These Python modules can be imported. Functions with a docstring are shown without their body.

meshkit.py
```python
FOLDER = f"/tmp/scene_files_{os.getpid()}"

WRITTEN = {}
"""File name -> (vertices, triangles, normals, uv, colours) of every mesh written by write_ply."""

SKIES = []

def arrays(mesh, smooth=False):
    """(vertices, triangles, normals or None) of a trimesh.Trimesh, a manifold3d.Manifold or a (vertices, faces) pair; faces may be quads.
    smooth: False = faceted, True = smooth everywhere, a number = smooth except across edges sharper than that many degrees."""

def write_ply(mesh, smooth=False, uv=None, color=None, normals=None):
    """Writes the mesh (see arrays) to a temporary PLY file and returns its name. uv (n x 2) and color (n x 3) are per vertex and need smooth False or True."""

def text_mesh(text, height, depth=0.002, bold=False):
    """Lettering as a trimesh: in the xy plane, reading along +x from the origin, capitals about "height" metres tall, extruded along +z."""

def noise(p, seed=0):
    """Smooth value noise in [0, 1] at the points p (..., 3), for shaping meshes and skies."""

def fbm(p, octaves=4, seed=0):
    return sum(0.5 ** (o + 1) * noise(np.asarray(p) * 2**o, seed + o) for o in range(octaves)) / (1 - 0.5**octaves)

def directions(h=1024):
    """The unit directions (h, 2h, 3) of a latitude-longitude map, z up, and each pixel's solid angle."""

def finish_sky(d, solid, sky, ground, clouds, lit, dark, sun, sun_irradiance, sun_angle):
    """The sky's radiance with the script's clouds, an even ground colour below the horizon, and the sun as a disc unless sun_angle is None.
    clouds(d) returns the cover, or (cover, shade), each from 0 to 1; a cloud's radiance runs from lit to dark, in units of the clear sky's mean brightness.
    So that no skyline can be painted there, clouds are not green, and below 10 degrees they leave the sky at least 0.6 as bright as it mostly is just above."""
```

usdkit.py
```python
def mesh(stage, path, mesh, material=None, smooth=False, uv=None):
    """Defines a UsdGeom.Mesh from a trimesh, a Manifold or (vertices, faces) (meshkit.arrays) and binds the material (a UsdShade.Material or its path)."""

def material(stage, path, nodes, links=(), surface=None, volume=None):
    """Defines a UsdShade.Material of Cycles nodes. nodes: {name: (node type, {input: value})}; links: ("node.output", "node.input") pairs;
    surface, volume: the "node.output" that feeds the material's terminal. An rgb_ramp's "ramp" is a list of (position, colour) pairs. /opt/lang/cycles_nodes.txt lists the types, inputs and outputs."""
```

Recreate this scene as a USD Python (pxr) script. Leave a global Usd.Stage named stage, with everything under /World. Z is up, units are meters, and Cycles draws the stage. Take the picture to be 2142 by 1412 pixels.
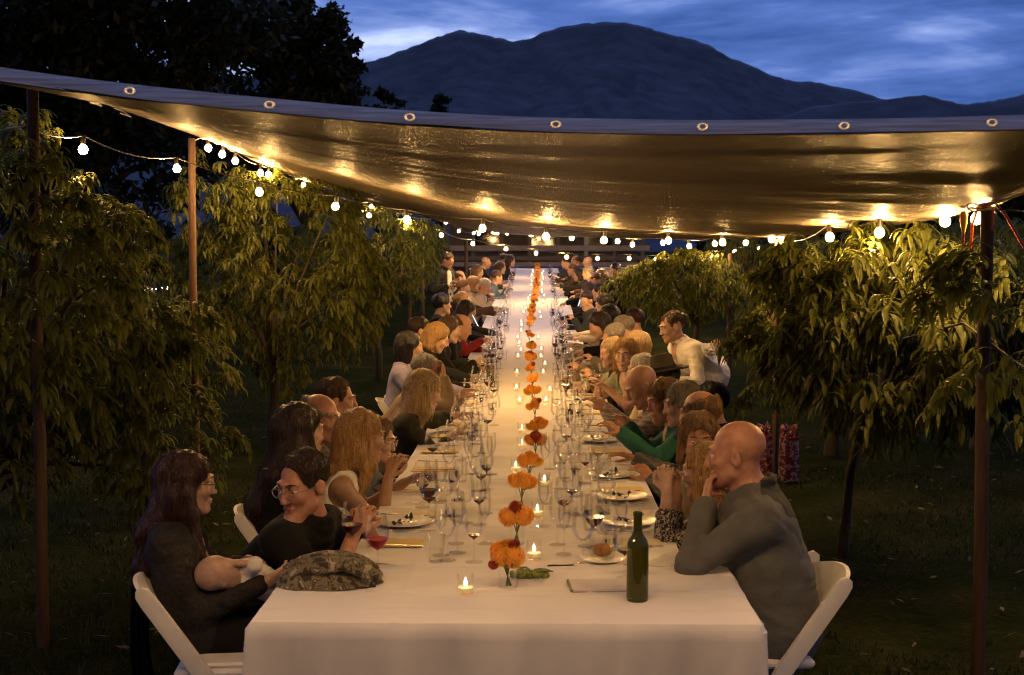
import math, random, re
import numpy as np, trimesh, usdkit, meshkit
from pxr import Usd, UsdGeom, UsdLux, UsdShade, Gf, Sdf, Vt

random.seed(7)
RNG = np.random.default_rng(7)
stage = Usd.Stage.CreateInMemory()
UsdGeom.SetStageUpAxis(stage, "Z")
UsdGeom.SetStageMetersPerUnit(stage, 1.0)
WORLD = UsdGeom.Xform.Define(stage, "/World").GetPrim()

# ---------------------------------------------------------------- camera, sky, exposure
F, CX, CY = 2678.0, 1071.0, 706.0          # focal length and centre in photograph pixels
EYE = np.array([0.0, 0.0, 1.945])
PITCH = math.atan(180 / F)
YAW = math.atan(49 * math.cos(PITCH) / F)
FWD = np.array([-math.sin(YAW) * math.cos(PITCH), math.cos(YAW) * math.cos(PITCH), -math.sin(PITCH)])
RIGHT = np.array([math.cos(YAW), math.sin(YAW), 0.0])
UPC = np.cross(RIGHT, FWD)
EXPOSURE = 0.0
cam = UsdGeom.Camera.Define(stage, "/World/camera")
cm = np.eye(4); cm[:3, 0], cm[:3, 1], cm[:3, 2], cm[:3, 3] = RIGHT, UPC, -FWD, EYE
cam.AddTransformOp().Set(Gf.Matrix4d(*cm.T.ravel().tolist()))
cam.CreateHorizontalApertureAttr(36.0)
cam.CreateFocalLengthAttr(36.0 * F / 2142)
cam.CreateClippingRangeAttr(Gf.Vec2f(0.1, 60000))
cam.CreateFStopAttr(5.6)
cam.CreateFocusDistanceAttr(7.5)
cam.CreateExposureAttr(EXPOSURE)

SUN_EL, SUN_ROT = math.radians(-4.0), 0.0   # the sun has set behind the mountain
SKY = 0.15
usdkit.material(stage, "/World/Looks/dusk_sky", {
    "tc": ("texture_coordinate", {}),
    "mp": ("mapping", {"scale": (1.0, 1.0, 3.2), "location": (0.4, 5.2, 0.6)}),
    "mp2": ("mapping", {"scale": (1.6, 1.6, 9.0), "rotation": (0.0, 0.25, 0.0), "location": (6.3, 2.4, 1.7)}),
    "n1": ("noise_texture", {"scale": 3.4, "detail": 7.0, "roughness": 0.50, "distortion": 0.5}),
    "n2": ("noise_texture", {"scale": 4.2, "detail": 8.0, "roughness": 0.55, "distortion": 0.3}),
    "mx": ("math", {"math_type": "multiply_add", "value2": 0.55, "value3": 0.0}),
    "ad": ("math", {"math_type": "multiply_add", "value2": 0.45}),
    "rp": ("rgb_ramp", {"ramp": [(0.38, (0.28, 0.70, 2.4)), (0.46, (0.65, 1.25, 3.7)), (0.53, (1.7, 2.45, 5.2)), (0.60, (4.4, 5.3, 8.2))]}),
    "sky": ("sky_texture", {"sky_type": "single_scattering", "sun_disc": False, "sun_elevation": SUN_EL, "sun_rotation": SUN_ROT, "air_density": 1.0, "aerosol_density": 0.6, "ozone_density": 3.0}),
    "mix": ("mix", {"mix_type": "add", "fac": 1.0}),
    "sp": ("separate_xyz", {}),
    "west": ("map_range", {"range_type": "smoothstep", "from_min": -0.75, "from_max": 0.98, "to_min": 0.13, "to_max": 1.0}),   # the afterglow fades towards the night side
    "glow": ("mix", {"mix_type": "multiply", "fac": 1.0}),
    "bg": ("background_shader", {"strength": SKY}),
}, [("tc.generated", "mp.vector"), ("tc.generated", "mp2.vector"), ("mp.vector", "n1.vector"), ("mp2.vector", "n2.vector"),
    ("n1.fac", "mx.value1"), ("n2.fac", "ad.value1"), ("mx.value", "ad.value3"), ("ad.value", "rp.fac"),
    ("tc.generated", "sp.vector"), ("sp.y", "west.value"), ("rp.color", "glow.color1"), ("west.result", "glow.color2"), ("glow.color", "mix.color1"), ("sky.color", "mix.color2"), ("mix.color", "bg.color")], surface="bg.background")
dome = UsdLux.DomeLight.Define(stage, "/World/sky")
UsdShade.MaterialBindingAPI.Apply(dome.GetPrim()).Bind(UsdShade.Material.Get(stage, "/World/Looks/dusk_sky"))
dome.GetPrim().SetCustomDataByKey("kind", "structure")
dome.GetPrim().SetCustomDataByKey("label", "blue dusk sky with bands of pale cloud")


def P(px, py, d):
    """The point of the place that the photograph shows at pixel (px, py), d metres down the table's direction."""
    ray = FWD + (px - CX) / F * RIGHT - (py - CY) / F * UPC
    return EYE + ray * (d / ray[1])


def to_px(p):
    q = np.asarray(p, float) - EYE
    z = q @ FWD
    return CX + F * (q @ RIGHT) / z, CY - F * (q @ UPC) / z


def rise(y):
    """The ground climbs gently from 13 m on."""
    y = np.asarray(y, float)
    s = 1.2
    a = 0.0375 * s * np.logaddexp(0, (y - 13) / s)
    return np.where(a > 1.2, 1.2 + 0.15 * (1 - np.exp(-(a - 1.2))), a)


# ---------------------------------------------------------------- naming and tagging
_used = {}


def path_for(name, parent=None):
    base = (parent.GetPath() if parent is not None else Sdf.Path("/World")).AppendChild(name)
    k = _used.get(base, -1) + 1
    _used[base] = k
    return base if k == 0 else base.GetParentPath().AppendChild(f"{name}_{k:03d}")


def tag(o, label=None, cat=None, group=None, kind=None):
    for k, v in (("label", label), ("category", cat), ("group", group), ("kind", kind)):
        if v:
            o.SetCustomDataByKey(k, v)
    return o


def obj(name, mesh, mat, parent=None, smooth=30, label=None, cat=None, group=None, kind=None, uv=None):
    m = usdkit.mesh(stage, str(path_for(name, parent)), mesh, MAT[mat] if isinstance(mat, str) else mat, smooth=smooth, uv=uv)
    return tag(m.GetPrim(), label, cat, group, kind)


def thing(name, label, cat, loc=(0, 0, 0), rotz=0.0, group=None, scale=None):
    x = UsdGeom.Xform.Define(stage, str(path_for(name)))
    x.AddTranslateOp().Set(Gf.Vec3d(*map(float, loc)))
    x.AddRotateZOp().Set(float(rotz))
    if scale is not None:
        x.AddScaleOp().Set(Gf.Vec3f(*( [float(scale)] * 3 if np.ndim(scale) == 0 else map(float, scale))))
    return tag(x.GetPrim(), label, cat, group)


def dup(root, label, loc, rotz=0.0, group=None, scale=None):
    x = thing(re.sub(r"_\d{3}$", "", root.GetName()), label, root.GetCustomDataByKey("category"), loc, rotz, group, scale)
    x.GetReferences().AddInternalReference(root.GetPath())
    x.SetInstanceable(True)
    return x


# ---------------------------------------------------------------- mesh helpers (all return (vertices, triangles))
def vf(m):
    return np.asarray(m.vertices), np.asarray(m.faces)


def join(*ms):
    vs, fs, n = [], [], 0
    for m in ms:
        v, f = m if isinstance(m, tuple) else vf(m)
        f = np.asarray(f)
        if f.shape[1] == 4:
            f = np.vstack([f[:, [0, 1, 2]], f[:, [0, 2, 3]]])
        vs.append(v); fs.append(f + n); n += len(v)
    return np.vstack(vs), np.vstack(fs)


def move(m, t=(0, 0, 0), R=None):
    v, f = m if isinstance(m, tuple) else vf(m)
    v = np.asarray(v, float)
    if R is not None:
        v = v @ np.asarray(R).T
    return v + np.asarray(t, float), f


def rotz(a):
    c, s = math.cos(a), math.sin(a)
    return np.array([[c, -s, 0], [s, c, 0], [0, 0, 1.0]])


def rotx(a):
    c, s = math.cos(a), math.sin(a)
    return np.array([[1.0, 0, 0], [0, c, -s], [0, s, c]])


def roty(a):
    c, s = math.cos(a), math.sin(a)
    return np.array([[c, 0, s], [0, 1.0, 0], [-s, 0, c]])


def box(sx, sy, sz, c=(0, 0, 0), bevel=0.0):
    """A box with chamfered edges."""
    if bevel <= 0:
        return move(trimesh.creation.box([sx, sy, sz]), c)
    pts = []
    for a in (-1, 1):
        for b in (-1, 1):
            for d in (-1, 1):
                for k in range(3):
                    h = np.array([sx, sy, sz]) / 2 - bevel
                    h[k] += bevel
                    pts.append(h * (a, b, d))
    return move(trimesh.convex.convex_hull(np.array(pts)), c)


def tube(pts, r, sides=8, caps=True):
    p = np.asarray(pts, float)
    r = np.broadcast_to(np.asarray(r, float), (len(p),))
    t = np.gradient(p, axis=0)
    t /= np.linalg.norm(t, axis=1, keepdims=True) + 1e-12
    a = np.cross(t[0], [0, 0, 1.0] if abs(t[0][2]) < 0.9 else [1.0, 0, 0]); a /= np.linalg.norm(a)
    A = np.zeros_like(p)
    for i in range(len(p)):
        a = a - t[i] * (a @ t[i]); a /= np.linalg.norm(a) + 1e-12
        A[i] = a
    B = np.cross(t, A)
    g = np.arange(sides) * 2 * np.pi / sides
    v = p[:, None] + r[:, None, None] * (np.cos(g)[None, :, None] * A[:, None] + np.sin(g)[None, :, None] * B[:, None])
    n = len(p)
    i, j = np.meshgrid(np.arange(n - 1), np.arange(sides), indexing="ij")
    q = np.stack([i * sides + j, i * sides + (j + 1) % sides, (i + 1) * sides + (j + 1) % sides, (i + 1) * sides + j], -1).reshape(-1, 4)
    f = np.vstack([q[:, [0, 1, 2]], q[:, [0, 2, 3]]])
    v = v.reshape(-1, 3)
    if caps:
        v = np.vstack([v, p[0], p[-1]])
        k = np.arange(sides); k2 = (k + 1) % sides
        f = np.vstack([f, np.stack([np.full(sides, n * sides), k2, k], 1), np.stack([np.full(sides, n * sides + 1), (n - 1) * sides + k, (n - 1) * sides + k2], 1)])
    return v, f


def lathe(profile, sides=20):
    """Profile of (radius, z) spun about z; ends on the axis close."""
    pr = np.asarray(profile, float)
    g = np.arange(sides) * 2 * np.pi / sides
    v = np.stack([pr[:, None, 0] * np.cos(g), pr[:, None, 0] * np.sin(g), np.broadcast_to(pr[:, None, 1], (len(pr), sides))], -1).reshape(-1, 3)
    i, j = np.meshgrid(np.arange(len(pr) - 1), np.arange(sides), indexing="ij")
    q = np.stack([i * sides + j, i * sides + (j + 1) % sides, (i + 1) * sides + (j + 1) % sides, (i + 1) * sides + j], -1).reshape(-1, 4)
    return v, np.vstack([q[:, [0, 1, 2]], q[:, [0, 2, 3]]])


def grid_faces(n, m):
    i, j = np.meshgrid(np.arange(n - 1), np.arange(m - 1), indexing="ij")
    q = np.stack([i * m + j, (i + 1) * m + j, (i + 1) * m + j + 1, i * m + j + 1], -1).reshape(-1, 4)
    return np.vstack([q[:, [0, 1, 2]], q[:, [0, 2, 3]]])


def sphere(r, c=(0, 0, 0), sub=2, scale=(1, 1, 1)):
    m = trimesh.creation.icosphere(sub, 1.0)
    return np.asarray(m.vertices) * r * np.asarray(scale) + np.asarray(c), np.asarray(m.faces)


def lerp(a, b, t):
    return np.asarray(a, float) * (1 - t) + np.asarray(b, float) * t


def unit(v):
    v = np.asarray(v, float)
    return v / (np.linalg.norm(v) + 1e-12)


# ---------------------------------------------------------------- materials
MAT = {}


def mat(name, color, rough=0.6, vary=0.0, scale=8.0, dark=None, bump=0.0, bscale=None, metal=0.0, spec=0.5, stretch=None, sub=0.0, sheen=0.0, coat=0.0, space="object", detail=4.0, aniso=0.0):
    """A principled surface whose colour is mottled by noise and whose relief is a fine bump."""
    n = {"p": ("principled_bsdf", {"base_color": color, "roughness": rough, "metallic": metal, "specular_ior_level": spec, "subsurface_weight": sub, "subsurface_scale": 0.02, "subsurface_radius": (1.0, 0.35, 0.2), "sheen_weight": sheen, "coat_weight": coat, "anisotropic": aniso})}
    l = []
    if vary or bump:
        n["tc"] = ("texture_coordinate", {}) if space == "object" else ("geometry", {})
        n["mp"] = ("mapping", {"scale": stretch or (1, 1, 1)})
        l.append(("tc.object" if space == "object" else "tc.position", "mp.vector"))
    if vary:
        c = np.asarray(color, float)
        d = np.asarray(dark, float) if dark is not None else c * (1 - vary)
        n["n"] = ("noise_texture", {"scale": scale, "detail": detail, "roughness": 0.6})
        n["r"] = ("rgb_ramp", {"ramp": [(0.32, tuple(d)), (0.68, tuple(np.minimum(c * (1 + 0.35 * vary), 0.95)))]})
        l += [("mp.vector", "n.vector"), ("n.fac", "r.fac"), ("r.color", "p.base_color")]
    if bump:
        n["bn"] = ("noise_texture", {"scale": bscale or scale * 6, "detail": 3.0})
        n["b"] = ("bump", {"strength": min(1.0, bump), "distance": 0.01})
        l += [("mp.vector", "bn.vector"), ("bn.fac", "b.height"), ("b.normal", "p.normal")]
    MAT[name] = usdkit.material(stage, f"/World/Looks/{name}", n, l, surface="p.BSDF")
    return MAT[name]


def emit(name, color, strength):
    MAT[name] = usdkit.material(stage, f"/World/Looks/{name}", {"e": ("emission", {"color": color, "strength": strength})}, [], surface="e.emission")


def pane(name, tint=(0.985, 0.985, 0.975), ior=1.45, rough=0.02, k=0.30):
    """Thin clear glass: light passes, the edges and highlights reflect."""
    MAT[name] = usdkit.material(stage, f"/World/Looks/{name}", {
        "t": ("transparent_bsdf", {"color": tint}), "g": ("glossy_bsdf", {"color": (1, 1, 1), "roughness": rough}),
        "f": ("fresnel", {"IOR": ior}), "c": ("math", {"math_type": "multiply", "value2": k}), "m": ("mix_closure", {})},
        [("f.fac", "c.value1"), ("c.value", "m.fac"), ("t.BSDF", "m.closure1"), ("g.BSDF", "m.closure2")], surface="m.closure")


BULB = 1060.0
emit("bulb_glow", (1.0, 0.55, 0.18), BULB)
emit("bulb_soft", (1.0, 0.55, 0.18), BULB * 0.72)
emit("candle_flame", (1.0, 0.66, 0.30), 26.0)
emit("far_lamp", (1.0, 0.93, 0.8), 12.0)
mat("candle_wax", (0.85, 0.72, 0.5), 0.5, sub=0.4)
mat("pole_wood", (0.105, 0.05, 0.025), 0.6, 0.5, 6, bump=0.5, stretch=(1, 1, 0.12), space="world")
mat("pole_brown", (0.085, 0.042, 0.022), 0.7, 0.5, 6, bump=0.6, stretch=(1, 1, 0.12), space="world")
mat("pole_dark", (0.07, 0.045, 0.03), 0.7, 0.5, 6, bump=0.5, stretch=(1, 1, 0.12), space="world")
mat("bark", (0.055, 0.042, 0.03), 0.9, 0.6, 12, bump=1.0, stretch=(1, 1, 0.35), space="world")
mat("black_plastic", (0.012, 0.011, 0.01), 0.4)
mat("orange_cord", (0.5, 0.10, 0.03), 0.5)
mat("yellow_plastic", (0.75, 0.42, 0.05), 0.45)
mat("white_rope", (0.55, 0.5, 0.42), 0.7, 0.2, 60)
mat("steel", (0.62, 0.6, 0.58), 0.25, metal=1.0)
mat("grommet_metal", (0.42, 0.42, 0.46), 0.5, metal=0.6)
mat("linen", (0.80, 0.78, 0.775), 0.85, 0.05, 3.0, bump=0.07, bscale=26, space="world")
mat("chair_white", (0.78, 0.76, 0.73), 0.45, 0.06, 9)
pane("clear_glass")
# ---------------------------------------------------------------- ground
def ground_z(x, y):
    return rise(y) + 0.02 * (meshkit.fbm(np.stack([x * 0.6, y * 0.6, 0 * x], -1), 3, 5) - 0.5) * (np.abs(x) > 0.2)


xs = np.concatenate([-np.geomspace(9, 9000, 26)[::-1], np.arange(-8.8, 8.81, 0.2), np.geomspace(9, 9000, 26)])
ys = np.concatenate([-np.geomspace(2, 3000, 16)[::-1], np.arange(-1.6, 24, 0.2), np.geomspace(24, 9000, 40)])
gx, gy = np.meshgrid(xs, ys, indexing="ij")
MAT["turf"] = usdkit.material(stage, "/World/Looks/turf", {
    "g": ("geometry", {}), "n": ("noise_texture", {"scale": 1.3, "detail": 6.0, "roughness": 0.65}), "n2": ("noise_texture", {"scale": 22.0, "detail": 5.0, "roughness": 0.7}),
    "a": ("math", {"math_type": "multiply_add", "value2": 0.5}), "h": ("math", {"math_type": "multiply", "value2": 0.5}),
    "r": ("rgb_ramp", {"ramp": [(0.3, (0.010, 0.015, 0.005)), (0.47, (0.020, 0.028, 0.009)), (0.56, (0.034, 0.036, 0.015)), (0.7, (0.062, 0.052, 0.030))]}),
    "b": ("bump", {"strength": 0.9, "distance": 0.03}), "p": ("principled_bsdf", {"roughness": 1.0, "specular_ior_level": 0.0})},
    [("g.position", "n.vector"), ("g.position", "n2.vector"), ("n.fac", "h.value1"), ("n2.fac", "a.value1"), ("h.value", "a.value3"), ("a.value", "r.fac"), ("r.color", "p.base_color"), ("n2.fac", "b.height"), ("b.normal", "p.normal")], surface="p.BSDF")
obj("ground", (np.stack([gx, gy, ground_z(gx, gy)], -1).reshape(-1, 3), grid_faces(len(xs), len(ys))), "turf", smooth=True, label="dark orchard floor of short grass and bare earth", kind="structure")

# short grass and fallen leaves near the camera
mat("grass_blade", (0.028, 0.034, 0.011), 0.8, 0.5, 3, space="world")
mat("dry_leaf", (0.14, 0.11, 0.055), 0.8, 0.5, 30, space="world")
def scatter_blades(n, seed):
    r = np.random.default_rng(seed)
    y = 3.4 + 13 * r.random(n) ** 1.4
    x = (r.random(n) * 2 - 1) * (0.9 + 0.46 * y)
    keep = (np.abs(x + 0.07) > 0.75) & (meshkit.fbm(np.stack([x * 1.1, y * 1.1, 0 * x], -1), 3, 9) > 0.40)
    x, y = x[keep], y[keep]; n = len(x)
    b = np.stack([x, y, ground_z(x, y) - 0.005], 1)
    a = r.random(n) * 6.283; h = 0.025 + 0.05 * r.random(n); w = 0.0025 + 0.003 * r.random(n)
    s = np.stack([np.cos(a), np.sin(a), 0 * a], 1); l = r.normal(0, 0.5, (n, 2)) * h[:, None]
    tip = b + np.stack([l[:, 0], l[:, 1], h], 1)
    v = np.stack([b - s * w[:, None], b + s * w[:, None], tip], 1).reshape(-1, 3)
    return v, np.arange(3 * n).reshape(-1, 3)
obj("grass", scatter_blades(60000, 3), "grass_blade", smooth=False, label="short dark grass growing on the orchard floor", cat="grass", kind="stuff")
def fallen(n, seed):
    r = np.random.default_rng(seed)
    y = 4 + 9 * r.random(n); x = np.where(r.random(n) < 0.5, -1, 1) * (1.1 + r.random(n) * (0.42 * y - 0.8))
    a = r.random(n) * 6.283; L = 0.02 + 0.03 * r.random(n)
    c = np.stack([x, y, ground_z(x, y) + 0.035], 1)
    d = np.stack([np.cos(a), np.sin(a), r.normal(0, .2, n)], 1) * L[:, None]; s = np.stack([-np.sin(a), np.cos(a), r.normal(0, .3, n)], 1) * (L * 0.25)[:, None]
    v = np.stack([c - d, c + s, c + d, c - s + [0, 0, .006]], 1).reshape(-1, 3)
    k = np.arange(n)[:, None] * 4
    return v, np.vstack([k + [0, 1, 2], k + [0, 2, 3]])
obj("fallen_leaves", fallen(420, 4), "dry_leaf", smooth=False, label="pale fallen leaves scattered over the dark grass", cat="leaves", kind="stuff")

# ---------------------------------------------------------------- mountains
mat("forest_haze_tint", (0.105, 0.112, 0.145), 1.0, 0.3, 0.016, spec=0.0, space="world", detail=9.0)  # blue cast stands in for distance haze, mixed into the forest colour
def mountain(name, ridge, dist, depth, seed, label, rough, front):
    """A range whose ridge line passes through the given pixels at DIST metres, falling towards the valley in gullied spurs."""
    ridge = np.array(ridge, float)
    px = np.linspace(ridge[0, 0], ridge[-1, 0], 420)
    k = np.maximum(np.interp(px, ridge[:, 0], ridge[:, 1]), 0)
    crest = np.array([P(a, b, dist) for a, b in zip(px, k)])
    t = np.linspace(0, 1, 70)
    Y = dist - depth * t[None, :] + np.zeros((420, 1))
    X = crest[:, 0][:, None] * Y / dist
    el = (crest[:, 2][:, None] - 1.9) * Y / dist               # the crest's height at the same angle
    g = meshkit.fbm(np.stack([X / (dist * 0.055), Y / (dist * 0.16), 0 * X], -1), 6, seed) - 0.5
    g2 = np.abs(meshkit.fbm(np.stack([X / (dist * 0.03) + g * 2.2, Y / (dist * 0.12), 0 * X + 3], -1), 5, seed + 8) - 0.5)
    fine = meshkit.noise(np.stack([X / (dist * 0.004), Y / (dist * 0.004), 0 * X], -1), seed + 2)
    Z = el * (1 - t ** 1.15)[None, :] - el * rough * np.minimum(t * 5, 1)[None, :] * (1 - t)[None, :] * (g2 * 1.9 + 0.5 - g * 0.8) * 0.6 - el * 0.008 * fine
    Z = np.maximum(Z, -5)
    Yb = dist + depth * 0.6
    v = np.stack([np.concatenate([X[:, :1] * 1.02, X], 1), np.concatenate([np.full((420, 1), Yb), Y], 1), np.concatenate([np.full((420, 1), -5.0), Z], 1)], -1)
    obj(name, (v.reshape(-1, 3), grid_faces(420, 71)[:, ::-1]), "forest_haze_tint", smooth=True, label=label, kind="structure")
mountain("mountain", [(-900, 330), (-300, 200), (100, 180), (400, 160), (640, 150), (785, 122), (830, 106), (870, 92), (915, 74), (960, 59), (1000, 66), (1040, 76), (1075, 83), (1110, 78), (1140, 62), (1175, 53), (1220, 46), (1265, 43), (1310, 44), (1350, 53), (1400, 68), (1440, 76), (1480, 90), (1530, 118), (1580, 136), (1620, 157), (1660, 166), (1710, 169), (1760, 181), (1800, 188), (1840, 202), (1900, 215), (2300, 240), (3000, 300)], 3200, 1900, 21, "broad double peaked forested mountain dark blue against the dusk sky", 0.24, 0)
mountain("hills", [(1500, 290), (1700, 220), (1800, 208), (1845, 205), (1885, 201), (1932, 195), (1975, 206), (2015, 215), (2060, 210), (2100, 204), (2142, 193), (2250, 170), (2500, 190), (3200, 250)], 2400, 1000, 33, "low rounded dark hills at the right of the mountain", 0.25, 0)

# ---------------------------------------------------------------- canopy of shade cloth over the table
CB = 15.5
hem = np.array([(-507, 66), (-250, 102), (0, 140), (265, 175), (565, 205), (855, 231), (1160, 246), (1465, 251), (1765, 249), (2078, 242), (2540, 228)], float)
hemTop = np.array([P(a, b, 4.0) for a, b in hem])
hemP = hemTop - [0, 0, 0.043]
back = np.array([(699, 402), (780, 424), (860, 445), (930, 464), (1000, 481), (1080, 490), (1160, 494), (1300, 496), (1460, 496), (1485, 496)], float)
backP = np.array([P(a, b, CB) for a, b in back])
from scipy.interpolate import PchipInterpolator as PI_
leftP = np.array([hemP[0], P(180, 203, 6.92), P(430, 290, 9.43), P(560, 348, 12.0), backP[0]])
rightP = np.array([hemP[-1], P(2142, 404, 5.5), P(2070, 432, 5.9), P(1900, 466, 7.3), P(1640, 495, 10.9), backP[-1]])
rightP = np.array([p for p in rightP])
NU, NV = 150, 260
u = np.linspace(0, 1, NU); w_ = np.linspace(0, 1, NV)
def para(pts, axis, t):
    s = (pts[:, axis] - pts[0, axis]) / (pts[-1, axis] - pts[0, axis])
    return PI_(s, pts)(t)
Cf, Cb_, Cl, Cr = para(hemP, 0, u), para(backP, 0, u), para(leftP, 1, w_), para(rightP, 1, w_)
U, W = np.meshgrid(u, w_, indexing="ij")
S = (1 - W)[..., None] * Cf[:, None] + W[..., None] * Cb_[:, None] + (1 - U)[..., None] * Cl[None] + U[..., None] * Cr[None]
S -= ((1 - U) * (1 - W))[..., None] * Cf[0] + (U * (1 - W))[..., None] * Cf[-1] + ((1 - U) * W)[..., None] * Cb_[0] + (U * W)[..., None] * Cb_[-1]
def wrinkle(S, U, W):
    x, y = S[..., 0], S[..., 1]
    edge = np.minimum(1, np.minimum(W, 1 - W) * 14) * np.minimum(1, np.minimum(U, 1 - U) * 10)
    a = meshkit.fbm(np.stack([x * 0.30, y * 2.3 + 0.5 * x, 0 * x], -1), 4, 41) - 0.5
    b = meshkit.fbm(np.stack([x * 0.7 + y * 0.5, y * 5.0, 0 * x + 7], -1), 3, 43) - 0.5
    return edge * (0.060 * a + 0.014 * b)
S[..., 2] += wrinkle(S, U, W)
MAT["shade_cloth"] = usdkit.material(stage, "/World/Looks/shade_cloth", {
    "g": ("geometry", {}), "mp": ("mapping", {"scale": (2.2, 46.0, 1.0)}), "n": ("noise_texture", {"scale": 4.0, "detail": 5.0, "roughness": 0.7}),
    "mq": ("mapping", {"scale": (260.0, 20.0, 1.0)}), "n2": ("noise_texture", {"scale": 1.0, "detail": 3.0}),
    "s": ("math", {"math_type": "add"}), "b": ("bump", {"strength": 0.75, "distance": 0.012}),
    "r": ("rgb_ramp", {"ramp": [(0.3, (0.095, 0.076, 0.046)), (0.7, (0.19, 0.152, 0.095))]}),
    "p": ("principled_bsdf", {"roughness": 0.46, "specular_ior_level": 0.45, "specular_tint": (1.0, 0.94, 0.84)})},
    [("g.position", "mp.vector"), ("g.position", "mq.vector"), ("mp.vector", "n.vector"), ("mq.vector", "n2.vector"), ("n.fac", "s.value1"), ("n2.fac", "s.value2"), ("s.value", "b.height"), ("n.fac", "r.fac"), ("r.color", "p.base_color"), ("b.normal", "p.normal")], surface="p.BSDF")
mat("hem_band", (0.20, 0.19, 0.19), 0.5, 0.35, 5, bump=0.3, bscale=90, stretch=(0.4, 1, 3))
MAT["hem_cloth"] = usdkit.material(stage, "/World/Looks/hem_cloth", {       # a single thickness of cloth, the sky glows through it
    "tc": ("geometry", {}), "mp": ("mapping", {"scale": (1.5, 1.0, 40.0)}), "n": ("noise_texture", {"scale": 3.0, "detail": 4.0}), "r": ("rgb_ramp", {"ramp": [(0.35, (0.30, 0.29, 0.33)), (0.65, (0.58, 0.57, 0.62))]}),
    "d": ("principled_bsdf", {"base_color": (0.014, 0.014, 0.017), "roughness": 0.7, "specular_ior_level": 0.2}), "t": ("translucent_bsdf", {}), "m": ("mix_closure", {"fac": 0.55})},
    [("tc.position", "mp.vector"), ("mp.vector", "n.vector"), ("n.fac", "r.fac"), ("r.color", "t.color"), ("d.BSDF", "m.closure1"), ("t.BSDF", "m.closure2")], surface="m.closure")
can = thing("shade_canopy", "dark shade cloth canopy with grommeted hem stretched over the long table", "canopy")
v = S.reshape(-1, 3); f = grid_faces(NU, NV)
n_up = np.zeros(3)
bottom = v - [0, 0, 0.004]
obj("fabric", join((v, f), (bottom, f[:, ::-1])), "shade_cloth", can, smooth=True)
# the doubled hem: a band that hangs along the front edge
hx = np.linspace(0, 1, 260); hp = para(hemTop, 0, hx)
bw = 0.043 + 0.004 * np.sin(hx * 23)
rows = np.linspace(0, -1, 7)
hv = np.stack([hp + np.stack([0 * hx, 0.004 * np.sin(hx * 40) * (1 + r) - 0.004 * math.sin(r * 3.14), bw * r], 1) for r in rows], 1)
obj("hem", (hv.reshape(-1, 3), grid_faces(260, 7)), "hem_cloth", can, smooth=True)
ring = vf(trimesh.creation.torus(0.0105, 0.0036, major_sections=20, minor_sections=8))
for gpx, gpy in ((-330, 112), (-35, 147), (265, 172), (565, 205), (855, 232), (1160, 248), (1465, 253), (1767, 252), (2078, 243), (2390, 235)):
    c = P(gpx, gpy, 3.985)
    near = np.argmin(np.abs(hp[:, 0] - c[0]))
    c = hp[near] + [0, -0.008, -0.022]
    obj("grommet", move(ring, c, rotx(math.pi / 2) @ np.diag([1.25, 0.9, 1])), "grommet_metal", can)
# clips on the left edge
for a, b, d in ((180, 204, 6.9), (246, 229, 7.5)):
    c = P(a, b, d)
    obj("edge_clip", tube([c + [-.02, 0, .01], c + [.01, .1, -.005], c + [.04, .12, -.03], c + [.01, .02, -.02]], 0.005, 6), "grommet_metal", can)

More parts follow.
